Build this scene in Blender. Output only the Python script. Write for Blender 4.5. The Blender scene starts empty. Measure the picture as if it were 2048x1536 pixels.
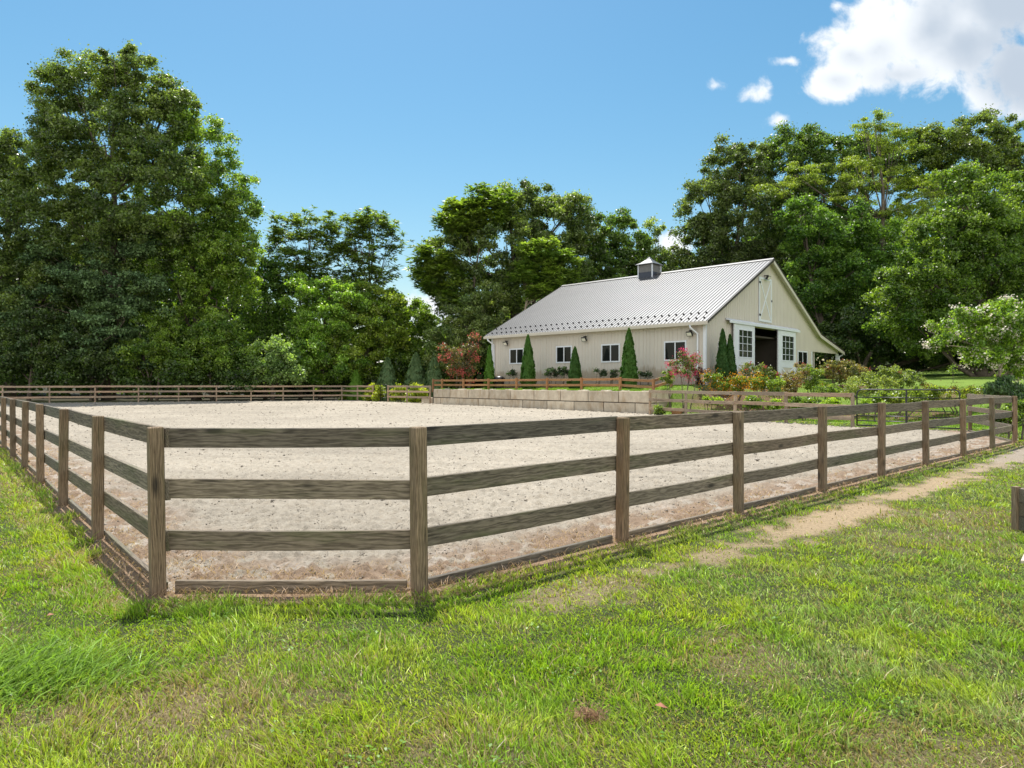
import bpy, math, random
import numpy as np
from mathutils import Matrix, Vector
S = bpy.context.scene
COL = S.collection
R = math.radians
# ------------------------------------------------------------------ camera
F = 1350.0                       # focal length in photo pixels (2048 wide)
CH = 1.58
cam = bpy.data.cameras.new('camera'); camo = bpy.data.objects.new('camera', cam); COL.objects.link(camo)
cam.sensor_width = 36; cam.lens = F / 2048 * 36; cam.clip_start = .05; cam.clip_end = 3000
camo.location = (0, 0, CH); camo.rotation_euler = (R(90), 0, 0)
S.camera = camo
S.render.resolution_x = 1024; S.render.resolution_y = 768
S.view_settings.view_transform = 'Standard'; S.view_settings.look = 'None'
S.view_settings.exposure = 0.80; S.view_settings.gamma = 1
S.render.engine = 'CYCLES'
try:
    S.cycles.max_bounces = 6; S.cycles.diffuse_bounces = 3; S.cycles.glossy_bounces = 2
    S.cycles.transmission_bounces = 4; S.cycles.sample_clamp_indirect = 6
except Exception: pass
# ------------------------------------------------------------------ light
SUN_EL = 64; SUN_AZ = -14        # azimuth from +Y towards +X
w = bpy.data.worlds.new('World'); S.world = w; w.use_nodes = True
nt = w.node_tree; N = nt.nodes; Lk = nt.links; N.clear()
def nn(t, **k):
    n = N.new(t)
    for a, b in k.items(): setattr(n, a, b)
    return n
def wm(op, a, b=None, c=None, clamp=False):
    n = nn('ShaderNodeMath', operation=op); n.use_clamp = clamp
    for i, v in enumerate((a, b, c)):
        if v is None: continue
        if isinstance(v, (int, float)): n.inputs[i].default_value = v
        else: Lk.new(v, n.inputs[i])
    return n.outputs[0]
sky = nn('ShaderNodeTexSky'); sky.sky_type = 'NISHITA'; sky.sun_disc = False
sky.sun_elevation = R(SUN_EL); sky.sun_rotation = R(SUN_AZ)
sky.air_density = 1.35; sky.dust_density = .6; sky.ozone_density = 1.6; sky.altitude = 100
hsv = nn('ShaderNodeHueSaturation'); hsv.inputs['Saturation'].default_value = 1.33; hsv.inputs['Value'].default_value = .56; hsv.inputs['Hue'].default_value = .486
Lk.new(sky.outputs[0], hsv.inputs['Color'])
tc = nn('ShaderNodeTexCoord'); sep = nn('ShaderNodeSeparateXYZ'); Lk.new(tc.outputs['Generated'], sep.inputs[0])
dy = wm('MAXIMUM', sep.outputs[1], .05)
gx = wm('DIVIDE', sep.outputs[0], dy); gz = wm('DIVIDE', sep.outputs[2], dy)
cmb = nn('ShaderNodeCombineXYZ'); Lk.new(gx, cmb.inputs[0]); Lk.new(gz, cmb.inputs[1])
no = nn('ShaderNodeTexNoise'); no.inputs['Scale'].default_value = 15; no.inputs['Detail'].default_value = 9; no.inputs['Roughness'].default_value = .6
no.inputs['Distortion'].default_value = .25
Lk.new(cmb.outputs[0], no.inputs['Vector'])
nfine = wm('SUBTRACT', no.outputs['Fac'], .5)
acc = None
for (px, py, rx, ry) in ((1760, 95, 125, 110), (1670, 160, 100, 52), (1860, 60, 170, 160), (1800, 150, 150, 70), (2040, 150, 190, 130), (1930, 90, 150, 110), (1700, 110, 110, 80), (2000, 0, 230, 140), (1740, 15, 80, 60),
                         (2200, 150, 260, 180), (1424, 172, 40, 26), (1508, 188, 44, 30), (1578, 122, 40, 16), (1560, 240, 34, 22), (1672, 10, 30, 20),
                         (875, 608, 80, 56), (905, 640, 60, 44), (1345, 490, 70, 34), (1300, 520, 50, 34), (-500, 300, 300, 70), (3000, 250, 420, 160)):
    a = wm('DIVIDE', wm('SUBTRACT', gx, (px - 1024) / F), rx / F)
    b = wm('DIVIDE', wm('SUBTRACT', gz, (768 - py) / F), ry / F)
    d = wm('SQRT', wm('ADD', wm('MULTIPLY', a, a), wm('MULTIPLY', b, b)))
    # distance in a comparable unit so that small puffs fray like big ones
    m = wm('SUBTRACT', 1.0, d)
    m = wm('MULTIPLY', m, min(1.0, .34 + rx / 150))
    acc = m if acc is None else wm('SMOOTH_MAX', acc, m, .12)
dens = wm('ADD', wm('SUBTRACT', acc, .06), wm('MULTIPLY', nfine, 2.1))
mr = nn('ShaderNodeMapRange', interpolation_type='SMOOTHSTEP'); mr.inputs[1].default_value = .04; mr.inputs[2].default_value = .55
Lk.new(dens, mr.inputs[0])
mr2 = nn('ShaderNodeMapRange', interpolation_type='SMOOTHSTEP'); mr2.inputs[1].default_value = .35; mr2.inputs[2].default_value = 1.35
no2 = nn('ShaderNodeTexNoise'); no2.inputs['Scale'].default_value = 4.5; no2.inputs['Detail'].default_value = 5
Lk.new(cmb.outputs[0], no2.inputs['Vector'])
inner = wm('ADD', wm('ADD', acc, wm('MULTIPLY', wm('SUBTRACT', gx, .55), 2.2)), wm('MULTIPLY', wm('SUBTRACT', no2.outputs['Fac'], .5), 2.4))
Lk.new(inner, mr2.inputs[0])
cc = nn('ShaderNodeMix', data_type='RGBA')
cc.inputs[6].default_value = (4.5, 4.7, 4.9, 1); cc.inputs[7].default_value = (2.5, 2.9, 3.4, 1)
Lk.new(mr2.outputs[0], cc.inputs[0])
mx = nn('ShaderNodeMix', data_type='RGBA')
Lk.new(mr.outputs[0], mx.inputs[0]); Lk.new(hsv.outputs[0], mx.inputs[6]); Lk.new(cc.outputs[2], mx.inputs[7])
# unseen bright clouds added behind the camera as fill light for camera-facing surfaces
no3 = nn('ShaderNodeTexNoise'); no3.inputs['Scale'].default_value = 3.2; no3.inputs['Detail'].default_value = 6; Lk.new(tc.outputs['Generated'], no3.inputs['Vector'])
bk = nn('ShaderNodeMapRange', interpolation_type='SMOOTHSTEP'); bk.inputs[1].default_value = .05; bk.inputs[2].default_value = .55
Lk.new(wm('MULTIPLY', sep.outputs[1], -1), bk.inputs[0])
cv = nn('ShaderNodeMapRange', interpolation_type='SMOOTHSTEP'); cv.inputs[1].default_value = .38; cv.inputs[2].default_value = .52; Lk.new(no3.outputs['Fac'], cv.inputs[0])
mx3 = nn('ShaderNodeMix', data_type='RGBA'); Lk.new(wm('MULTIPLY', bk.outputs[0], cv.outputs[0]), mx3.inputs[0]); Lk.new(mx.outputs[2], mx3.inputs[6]); mx3.inputs[7].default_value = (8.6, 8.3, 7.9, 1)
bg = nn('ShaderNodeBackground'); bg.inputs[1].default_value = .13
Lk.new(mx3.outputs[2], bg.inputs[0])
wo = nn('ShaderNodeOutputWorld'); Lk.new(bg.outputs[0], wo.inputs[0])
sl = bpy.data.lights.new('sun', 'SUN'); sl.energy = 4.2; sl.angle = R(.5); sl.color = (1, .955, .88)
so = bpy.data.objects.new('sun', sl); COL.objects.link(so)
sdir = Vector((math.sin(R(SUN_AZ)) * math.cos(R(SUN_EL)), math.cos(R(SUN_AZ)) * math.cos(R(SUN_EL)), math.sin(R(SUN_EL))))
so.rotation_euler = sdir.to_track_quat('Z', 'Y').to_euler()
so.location = (0, 0, 60)
# ------------------------------------------------------------------ numeric helpers
def hsh(xi, yi, seed):
    x = xi.astype(np.int64).astype(np.uint64); y = yi.astype(np.int64).astype(np.uint64)
    M = np.uint64(0xffffffff)
    h = (x * np.uint64(374761393) + y * np.uint64(668265263) + np.uint64(seed * 974634777 % 4294967291)) & M
    h = ((h ^ (h >> np.uint64(13))) * np.uint64(1274126177)) & M
    h = ((h ^ (h >> np.uint64(15))) * np.uint64(2246822519)) & M
    return ((h ^ (h >> np.uint64(16))) & M).astype(np.float64) / 4294967295.0
def vn(x, y, seed=1):
    x = np.asarray(x, float); y = np.asarray(y, float)
    xi = np.floor(x); yi = np.floor(y); fx = x - xi; fy = y - yi
    fx = fx * fx * (3 - 2 * fx); fy = fy * fy * (3 - 2 * fy)
    a = hsh(xi, yi, seed); b = hsh(xi + 1, yi, seed); c = hsh(xi, yi + 1, seed); d = hsh(xi + 1, yi + 1, seed)
    return (a * (1 - fx) + b * fx) * (1 - fy) + (c * (1 - fx) + d * fx) * fy
def fbm(x, y, seed=1, o=4, g=.5):
    s = 0; am = 1; t = 0
    for i in range(o):
        s = s + am * vn(x * 2 ** i + 17 * i, y * 2 ** i - 9 * i, seed + i); t += am; am *= g
    return s / t
def ss(v, a, b):
    t = np.clip((np.asarray(v, float) - a) / (b - a), 0, 1); return t * t * (3 - 2 * t)
# ------------------------------------------------------------------ layout (metres; y = away from the camera)
UD = np.array((.737, .676)); VD = np.array((-.650, .760))
P1 = np.array((-2.655, 5.06)); P2 = np.array((-.70, 5.10))
WA = np.array((6.96, 34.2)); WV = np.array((-.643, .766)); WN = np.array((.766, .643)); WLEN = 19.9
def sa(x, y):
    return (x - WA[0]) * WV[0] + (y - WA[1]) * WV[1], (x - WA[0]) * WN[0] + (y - WA[1]) * WN[1]
ARENA = [tuple(P1), tuple(P2), (13.52, 18.15), (15.2, 22.4), (12.36, 24.5), (6.96, 34.2), (-5.84, 49.4), (-15.2, 60.3), (-40, 49.5)]
def inside(x, y, poly=ARENA):
    x = np.asarray(x, float); y = np.asarray(y, float); r = np.zeros(x.shape, bool)
    n = len(poly)
    for i in range(n):
        x0, y0 = poly[i]; x1, y1 = poly[(i + 1) % n]
        c = ((y0 > y) != (y1 > y)) & (x < (x1 - x0) * (y - y0) / (y1 - y0 + 1e-12) + x0)
        r ^= c
    return r
def edge_dist(x, y, segs):
    x = np.asarray(x, float); y = np.asarray(y, float); d = np.full(x.shape, 1e9)
    for (x0, y0), (x1, y1) in segs:
        L2 = (x1 - x0) ** 2 + (y1 - y0) ** 2
        t = np.clip(((x - x0) * (x1 - x0) + (y - y0) * (y1 - y0)) / L2, 0, 1)
        d = np.minimum(d, np.hypot(x - x0 - t * (x1 - x0), y - y0 - t * (y1 - y0)))
    return d
NEAR = [(ARENA[8], ARENA[0]), (ARENA[0], ARENA[1]), (ARENA[1], ARENA[2]), (ARENA[2], ARENA[3])]
def arena_z(x, y):
    return .13 * ss(y, 22, 52)
def garden_h(x, y):                  # raised garden behind the retaining wall and its slope
    s, a = sa(np.asarray(x, float), np.asarray(y, float))
    ter = 1.2 + .32 * ss(a, .5, 4.2)
    Ls = 4.6 + 8.5 * ss(-s, 0, 9)
    a0 = 3.0 * ss(-s, 3, 9)
    slope = 1.52 * ss(a - a0, 0, Ls)
    A2 = ss(a, 1.3, 2.3)
    k = ss(s, -1.6, -.1) * A2 + ss(s, .05, .4) * (1 - A2)
    h = slope * (1 - k) + ter * k
    h = h + .035 * np.clip(a - 15, 0, 80)
    e = ss(s, 16.0, 20.2) * ss(a, 1.2, 3.0)
    return h * (1 - e) + .15 * e
def lawn_h(x, y):
    x = np.asarray(x, float); y = np.asarray(y, float)
    z = .13 * ss(y, 22, 52) + .03 * (fbm(x * .5, y * .5, 5, 2) - .5) * ss(y, 1, 30)
    return z + .02 * np.clip(np.hypot(x, y) - 90, 0, 400)
def ground_z(x, y):
    s, a = sa(x, y)
    if a > .15 and s < 20.25: return float(garden_h(x, y))
    return float(lawn_h(x, y))
def at(px, d): return ((px - 1024) / F * d, d)
def zat(py, d): return CH + (768 - py) / F * d
PATH = [((.2, 4.85), (1.0, 5.45)), ((1.0, 5.45), (1.9, 6.25)), ((1.9, 6.25), (3.62, 7.8)), ((3.62, 7.8), (5.5, 9.6)), ((5.5, 9.6), (9.8, 13.5)), ((9.8, 13.5), (17, 20.5))]
def path_mask(x, y):
    x = np.asarray(x, float); y = np.asarray(y, float)
    d = edge_dist(x, y, PATH)
    wd = .10 + .13 * ss(y, 5, 16)
    d = d + .50 * (fbm(x * 2.0, y * 2.0, 31, 4) - .5) + .35 * (vn(x * 9, y * 9, 33) - .5)
    m = 1 - ss(d, wd * .55, wd + .22)
    return m * (.52 + .42 * ss(y, 4.8, 8))
def dry_mask(x, y):
    n = fbm(x * .75, y * .75, 71, 4)
    m = .55 * ss(n, .56, .76)
    m = np.maximum(m, .9 * np.exp(-(((x + 1.75) / .75) ** 2 + ((y - 3.35) / .42) ** 2)))
    m = m * ss(np.abs(x - 3) + np.abs(y - 5), .8, 2.2)
    m = np.maximum(m, .5 * np.exp(-(((x + .45) / .9) ** 2 + ((y - 2.9) / .3) ** 2)))
    return np.clip(m, 0, 1)
# ------------------------------------------------------------------ materials
def mat(name):
    m = bpy.data.materials.new(name); m.use_nodes = True
    b = m.node_tree.nodes['Principled BSDF']; return m, m.node_tree, b
def rgb(c): return (c[0], c[1], c[2], 1)
def noise(t, vec, scale, detail=4, rough=.55, dist=0.):
    n = t.nodes.new('ShaderNodeTexNoise'); n.inputs['Scale'].default_value = scale; n.inputs['Detail'].default_value = detail
    n.inputs['Roughness'].default_value = rough; n.inputs['Distortion'].default_value = dist
    if vec is not None: t.links.new(vec, n.inputs['Vector'])
    return n.outputs['Fac']
def ramp(t, fac, stops):
    r = t.nodes.new('ShaderNodeValToRGB'); e = r.color_ramp.elements
    while len(e) < len(stops): e.new(.5)
    for i, (p, c) in enumerate(stops):
        e[i].position = p; e[i].color = rgb(c) if isinstance(c, tuple) else (c, c, c, 1)
    t.links.new(fac, r.inputs[0]); return r.outputs[0]
def mix(t, fac, a, b, mode='MIX'):
    n = t.nodes.new('ShaderNodeMix'); n.data_type = 'RGBA'; n.blend_type = mode
    for i, v in ((0, fac), (6, a), (7, b)):
        if isinstance(v, (int, float)): n.inputs[i].default_value = v
        elif isinstance(v, tuple): n.inputs[i].default_value = rgb(v)
        else: t.links.new(v, n.inputs[i])
    return n.outputs[2]
def bump(t, b, h, dist, strength=1.):
    n = t.nodes.new('ShaderNodeBump'); n.inputs['Distance'].default_value = dist; n.inputs['Strength'].default_value = strength
    t.links.new(h, n.inputs['Height']); t.links.new(n.outputs[0], b.inputs['Normal'])
def coords(t, kind='Object', scale=(1, 1, 1), rnd=False):
    c = t.nodes.new('ShaderNodeTexCoord'); m = t.nodes.new('ShaderNodeMapping'); m.inputs['Scale'].default_value = scale
    t.links.new(c.outputs[kind], m.inputs[0])
    if rnd:
        oi = t.nodes.new('ShaderNodeObjectInfo'); cx = t.nodes.new('ShaderNodeVectorMath'); cx.operation = 'SCALE'
        cx.inputs[0].default_value = (37, 61, 23); t.links.new(oi.outputs['Random'], cx.inputs['Scale'])
        t.links.new(cx.outputs[0], m.inputs['Location'])
        return m.outputs[0], oi.outputs['Random']
    return m.outputs[0]
def wood(name, axis, dark, mid, light, moss=.5, rough=.85):
    m, t, b = mat(name)
    st = [9, 9, 9]; st[axis] = .9
    v, rnd = coords(t, 'Object', tuple(st), True)
    big = [2.2, 2.2, 2.2]; big[axis] = .35
    v2, _ = coords(t, 'Object', tuple(big), True)
    dn = noise(t, v2, 1.6, 3, .5)
    wv = t.nodes.new('ShaderNodeTexWave'); wv.wave_type = 'RINGS'; wv.rings_direction = 'XYZ'[axis]
    wv.inputs['Scale'].default_value = 11; wv.inputs['Distortion'].default_value = 9; wv.inputs['Detail'].default_value = 2.5; wv.inputs['Detail Scale'].default_value = 1.1
    t.links.new(v2, wv.inputs['Vector'])
    fib = noise(t, v, 9, 5, .65)
    g = mix(t, .72, wv.outputs['Color'], fib)
    c = ramp(t, g, [(.25, dark), (.5, mid), (.75, light)])
    tone = ramp(t, rnd, [(0, (.66, .65, .63)), (.3, (1.04, .93, .82)), (.6, (.84, .85, .80)), (.8, (.95, .80, .68)), (1, (1.18, 1.14, 1.06))])
    c = mix(t, 1., c, tone, 'MULTIPLY')
    # weather stains and cracks
    st2 = [26, 26, 26]; st2[axis] = 1.1
    v3, _ = coords(t, 'Object', tuple(st2), True)
    cr = ramp(t, noise(t, v3, 3.1, 4, .7), [(.36, .32), (.44, 1.), (1, 1.)])
    c = mix(t, .75, c, cr, 'MULTIPLY')
    blot = ramp(t, noise(t, v2, 3.0, 4, .6), [(.35, .75), (.6, 1.), (1, 1.1)])
    c = mix(t, .8, c, blot, 'MULTIPLY')
    vo = t.nodes.new('ShaderNodeTexVoronoi'); vo.inputs['Scale'].default_value = 1.0
    ks = [5.2, 5.2, 5.2]; ks[axis] = 1.6
    vk, _ = coords(t, 'Object', tuple(ks), True); t.links.new(vk, vo.inputs['Vector'])
    kn = ramp(t, vo.outputs['Distance'], [(.07, .25), (.17, 1.), (1, 1.)])
    c = mix(t, 1., c, kn, 'MULTIPLY')
    if moss:
        mo = ramp(t, noise(t, v2, 2.3, 5, .65), [(.52, 0.), (.7, 1.)])
        mo2 = t.nodes.new('ShaderNodeMath'); mo2.operation = 'MULTIPLY'; t.links.new(mo, mo2.inputs[0]); mo2.inputs[1].default_value = moss
        c = mix(t, mo2.outputs[0], c, (.085, .11, .03))
    t.links.new(c, b.inputs['Base Color']); b.inputs['Roughness'].default_value = rough
    bump(t, b, mix(t, .5, g, cr), .004, .9)
    return m
GREY = ((.09, .075, .057), (.19, .168, .135), (.29, .258, .21))
M_rail = wood('weathered_rail_wood', 0, *GREY, moss=.45)
M_post = wood('weathered_post_wood', 2, (.11, .08, .05), (.245, .19, .13), (.36, .285, .205), moss=.35)
M_frail = wood('sun_bleached_rail_wood', 0, (.28, .21, .16), (.44, .35, .27), (.56, .46, .36), moss=0)
M_fpost = wood('sun_bleached_post_wood', 2, (.27, .20, .14), (.42, .33, .25), (.54, .44, .34), moss=0)
M_brail = wood('stained_brown_rail_wood', 0, (.23, .115, .05), (.42, .225, .11), (.54, .325, .18), moss=0)
M_bpost = wood('stained_brown_post_wood', 2, (.23, .115, .05), (.42, .225, .11), (.54, .325, .18), moss=0)
def plain(name, c, rough=.6, metal=0., var=.12, scale=3., bumpd=0., spec=.5):
    m, t, b = mat(name)
    v = coords(t, 'Object')
    f = noise(t, v, scale, 5, .6)
    lo = tuple(x * (1 - var) for x in c); hi = tuple(min(1, x * (1 + var)) for x in c)
    t.links.new(ramp(t, f, [(.3, lo), (.7, hi)]), b.inputs['Base Color'])
    b.inputs['Roughness'].default_value = rough; b.inputs['Metallic'].default_value = metal; b.inputs['Specular IOR Level'].default_value = spec
    if bumpd: bump(t, b, noise(t, v, scale * 6, 4), bumpd)
    return m
m, t, b = mat('beige_painted_siding'); v = coords(t, 'Object'); c = ramp(t, noise(t, v, .8, 5, .6), [(.3, (.56, .515, .455)), (.7, (.61, .565, .50))])
vz = coords(t, 'Object', (1.5, 1.5, .25)); sx_ = t.nodes.new('ShaderNodeSeparateXYZ'); t.links.new(coords(t, 'Object'), sx_.inputs[0])
ad = t.nodes.new('ShaderNodeMath'); ad.operation = 'MULTIPLY_ADD'; t.links.new(noise(t, vz, 2, 5, .7), ad.inputs[0]); ad.inputs[1].default_value = -1.6; t.links.new(sx_.outputs[2], ad.inputs[2])
c = mix(t, 1., c, ramp(t, ad.outputs[0], [(0., (.72, .66, .58)), (.25, (1., 1., 1.))]), 'MULTIPLY')
t.links.new(c, b.inputs['Base Color']); b.inputs['Roughness'].default_value = .55; M_siding = m
M_white = plain('white_trim_paint', (.70, .73, .78), .45, var=.04)
M_cream = plain('cream_gutter_paint', (.60, .56, .49), .4, var=.04)
M_brown = plain('dark_brown_trim', (.045, .035, .03), .4)
M_black = plain('black_steel_paint', (.015, .015, .018), .35)
M_dark = plain('dark_interior_timber', (.05, .04, .03), .8)
M_concrete_floor = plain('barn_aisle_floor', (.2, .18, .16), .9)
M_charcoal = plain('charcoal_metal', (.05, .055, .075), .4)
M_louver = plain('grey_louver_metal', (.24, .235, .23), .5)
M_terra = plain('terracotta_clay', (.30, .12, .07), .8, scale=12)
M_slab = plain('pale_stone_slab', (.50, .44, .37), .9, scale=6, bumpd=.003)
M_bark = plain('grey_bark', (.13, .105, .08), .95, var=.45, scale=2.5, bumpd=.02)
M_barkl = plain('pale_bark', (.30, .25, .19), .9, var=.3, scale=2.5, bumpd=.01)
M_rust = plain('rusty_bin', (.16, .055, .04), .6)
m, t, b = mat('lamp_lens'); b.inputs['Base Color'].default_value = (.8, .78, .7, 1); b.inputs['Roughness'].default_value = .15; M_lens = m
m, t, b = mat('dark_window_glass'); b.inputs['Base Color'].default_value = (.012, .014, .014, 1); b.inputs['Roughness'].default_value = .06; b.inputs['Specular IOR Level'].default_value = .25; M_glass = m
m, t, b = mat('painted_green_reflection_glass'); b.inputs['Base Color'].default_value = (.03, .04, .028, 1); b.inputs['Roughness'].default_value = .08; b.inputs['Specular IOR Level'].default_value = .35; M_glass2 = m  # grey-green reflection of the door panes painted into the base colour
# metal roof
m, t, b = mat('light_grey_metal_roof'); v = coords(t, 'Object', (1, .5, 1))
t.links.new(ramp(t, noise(t, v, .9, 5, .6), [(.3, (.125, .129, .135)), (.7, (.155, .158, .163))]), b.inputs['Base Color'])
b.inputs['Roughness'].default_value = .42; b.inputs['Metallic'].default_value = .25; M_roof = m
M_rib = plain('roof_rib_metal', (.10, .10, .10), .4, metal=.2, var=.05)  # darker than the roof sheet: shadow sides of the ribs put into the colour
# concrete blocks
m, t, b = mat('cast_concrete_block'); v, rnd = coords(t, 'Object', (1, 1, 1), True)
vs, _ = coords(t, 'Object', (1.5, 1.5, .5), True)
c = ramp(t, noise(t, v, 2.2, 6, .65), [(.3, (.46, .385, .29)), (.7, (.68, .59, .46))])
c = mix(t, .65, c, ramp(t, noise(t, vs, 1.8, 4, .6), [(.34, (.72, .60, .48)), (.52, (1., 1., 1.))]), 'MULTIPLY')
c = mix(t, 1., c, ramp(t, rnd, [(0, .82), (1, 1.1)]), 'MULTIPLY')
t.links.new(c, b.inputs['Base Color']); b.inputs['Roughness'].default_value = .9; bump(t, b, noise(t, v, 18, 5), .008); M_block = m
# ground: colour attribute (soil / thatch / gravel) with fine grain
m, t, b = mat('lawn_soil'); at_ = t.nodes.new('ShaderNodeAttribute'); at_.attribute_name = 'Col'
v = coords(t, 'Object')
f = noise(t, v, 26, 6, .75); f2 = noise(t, v, 120, 3, .7)
c = mix(t, 1., at_.outputs['Color'], ramp(t, f, [(.28, .55), (.5, 1.), (.72, 1.35)]), 'MULTIPLY')
c = mix(t, .8, c, ramp(t, f2, [(.3, .6), (.55, 1.), (.75, 1.3)]), 'MULTIPLY')
t.links.new(c, b.inputs['Base Color']); b.inputs['Roughness'].default_value = .95; b.inputs['Specular IOR Level'].default_value = .2
bump(t, b, mix(t, .4, f, f2), .03); M_ground = m
# sand
m, t, b = mat('arena_footing'); at_ = t.nodes.new('ShaderNodeAttribute'); at_.attribute_name = 'Col'
v = coords(t, 'Object')
f = noise(t, v, 7, 7, .7); f2 = noise(t, v, 55, 5, .75)
c = mix(t, 1., at_.outputs['Color'], ramp(t, f, [(.3, .78), (.6, 1.08)]), 'MULTIPLY')
c = mix(t, 1., c, ramp(t, f2, [(.28, .6), (.42, .94), (.7, 1.1)]), 'MULTIPLY')
t.links.new(c, b.inputs['Base Color']); b.inputs['Roughness'].default_value = .95; b.inputs['Specular IOR Level'].default_value = .15
bump(t, b, f2, .02, .9); M_sand = m
def leafmat(name, rough=.42, trans=.5, spec=.8, tint=(1.7, 1.75, .6)):
    m, t, b = mat(name)
    a = t.nodes.new('ShaderNodeAttribute'); a.attribute_name = 'Col'
    t.links.new(a.outputs['Color'], b.inputs['Base Color']); b.inputs['Roughness'].default_value = rough; b.inputs['Specular IOR Level'].default_value = spec
    tr = t.nodes.new('ShaderNodeBsdfTranslucent'); t.links.new(mix(t, 1., a.outputs['Color'], tint, 'MULTIPLY'), tr.inputs[0])
    ms = t.nodes.new('ShaderNodeMixShader'); ms.inputs[0].default_value = trans
    t.links.new(b.outputs[0], ms.inputs[1]); t.links.new(tr.outputs[0], ms.inputs[2])
    t.links.new(ms.outputs[0], t.nodes['Material Output'].inputs[0]); return m
M_leaf = leafmat('tree_leaf'); M_needle = leafmat('conifer_foliage', .6, .25, .25)
M_grass = leafmat('grass_blade', .45, .36, .4, (1.15, 1.2, .5)); M_petal = leafmat('petal', .7, .4, .1, (1.1, 1., 1.))
# ------------------------------------------------------------------ mesh helpers
class MB:
    def __init__(s): s.v = []; s.f = []
    def add(s, vs, fs):
        n = len(s.v); s.v += [tuple(q) for q in vs]; s.f += [tuple(i + n for i in g) for g in fs]; return s
    def box(s, x0, x1, y0, y1, z0, z1, m=None):
        vs = [Vector((x, y, z)) for z in (z0, z1) for y in (y0, y1) for x in (x0, x1)]
        if m is not None: vs = [m @ q for q in vs]
        return s.add(vs, [(0, 2, 3, 1), (4, 5, 7, 6), (0, 1, 5, 4), (2, 6, 7, 3), (0, 4, 6, 2), (1, 3, 7, 5)])
    def prism(s, prof, a, b2, ax=0, m=None):   # profile of (u,v) extruded along axis ax from a to b2
        n = len(prof); vs = []
        for q in (a, b2):
            for (u, v) in prof:
                p = [0, 0, 0]; o = [i for i in range(3) if i != ax]; p[ax] = q; p[o[0]] = u; p[o[1]] = v; vs.append(Vector(p))
        if m is not None: vs = [m @ q for q in vs]
        return s.add(vs, [tuple(range(n))[::-1], tuple(range(n, 2 * n))] + [(i, (i + 1) % n, n + (i + 1) % n, n + i) for i in range(n)])
    def tube(s, pts, rad, k=6, cap=True):
        pts = [Vector(p) for p in pts]; n0 = len(s.v); m = len(pts)
        if not hasattr(rad, '__len__'): rad = [rad] * m
        ref = None
        for i, p in enumerate(pts):
            d = (pts[min(i + 1, m - 1)] - pts[max(i - 1, 0)])
            if d.length < 1e-6: d = Vector((0, 0, 1))
            d.normalize()
            if ref is None: ref = d.orthogonal().normalized()
            ref = (ref - d * ref.dot(d)).normalized(); o = d.cross(ref)
            for j in range(k):
                a = 2 * math.pi * j / k; s.v.append(tuple(p + (ref * math.cos(a) + o * math.sin(a)) * rad[i]))
        for i in range(m - 1):
            for j in range(k):
                a = n0 + i * k + j; b2 = n0 + i * k + (j + 1) % k; s.f.append((a, b2, b2 + k, a + k))
        if cap: s.f.append(tuple(n0 + j for j in range(k))[::-1]); s.f.append(tuple(n0 + (m - 1) * k + j for j in range(k)))
        return s
    def build(s, name, m, parent=None, loc=None, rot=None, smooth=False):
        me = bpy.data.meshes.new(name); me.from_pydata(s.v, [], s.f); me.materials.append(m); me.update()
        if smooth: me.polygons.foreach_set('use_smooth', [True] * len(me.polygons))
        o = bpy.data.objects.new(name, me); COL.objects.link(o); o.parent = parent
        if loc is not None: o.location = loc
        if rot is not None: o.rotation_euler = rot
        return o
def npmesh(name, V, Fc, k, m, parent=None, loc=None, col=None):
    me = bpy.data.meshes.new(name); nv = len(V); nf = len(Fc)
    me.vertices.add(nv); me.vertices.foreach_set('co', np.asarray(V, np.float32).ravel())
    me.loops.add(nf * k); me.loops.foreach_set('vertex_index', np.asarray(Fc, np.int32).ravel())
    me.polygons.add(nf); me.polygons.foreach_set('loop_start', np.arange(0, nf * k, k, dtype=np.int32))
    me.update(calc_edges=True)
    if col is not None:
        a = me.color_attributes.new('Col', 'FLOAT_COLOR', 'POINT')
        a.data.foreach_set('color', np.concatenate([col, np.ones((nv, 1))], 1).astype(np.float32).ravel())
    me.materials.append(m)
    o = bpy.data.objects.new(name, me); COL.objects.link(o); o.parent = parent
    if loc is not None: o.location = loc
    return o
def tag(o, label=None, cat=None, group=None, kind=None):
    if label: o['label'] = label
    if cat: o['category'] = cat
    if group: o['group'] = group
    if kind: o['kind'] = kind
    return o
def empty(name, loc, label, cat, group=None, rz=0):
    o = bpy.data.objects.new(name, None); COL.objects.link(o); o.location = loc; o.rotation_euler = (0, 0, rz); o.empty_display_size = .2
    return tag(o, label, cat, group)
# ------------------------------------------------------------------ ground
def sinhgrid(a, b, c, n, k):
    u = np.linspace(math.asinh((a - c) / k), math.asinh((b - c) / k), n); return c + k * np.sinh(u)
gxs = sinhgrid(-420, 420, 1, 520, 6.0); gys = sinhgrid(-60, 520, 5, 460, 5.0)
X, Y = np.meshgrid(gxs, gys); Z = lawn_h(X, Y)
S_, A_ = sa(X, Y)
Z = np.where(inside(X, Y) & (edge_dist(X, Y, NEAR) > .3), -.06, Z)
Z = np.where((A_ > .9) & (S_ < 19.2), -.4, Z)
Z += np.where(inside(X, Y), 0, .012 * (fbm(X * 3, Y * 3, 8, 3) - .5))
pm = path_mask(X, Y)[..., None]; dm = dry_mask(X, Y)[..., None]
ed = edge_dist(X, Y, NEAR)[..., None]
g0 = np.array((.06, .075, .025)); g1 = np.array((.26, .20, .11)); g2 = np.array((.40, .30, .19)); g3 = np.array((.33, .225, .145))
C = g0 * (1 - dm) + g1 * dm
C = C * (1 - pm) + g2 * pm
em = (1 - ss(ed, .08, .42)); C = C * (1 - em) + g3 * em
gr = (ss(Y, 11, 15) * path_mask(X, Y))[..., None]; C = C * (1 - gr) + np.array((.31, .265, .215)) * gr
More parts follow.
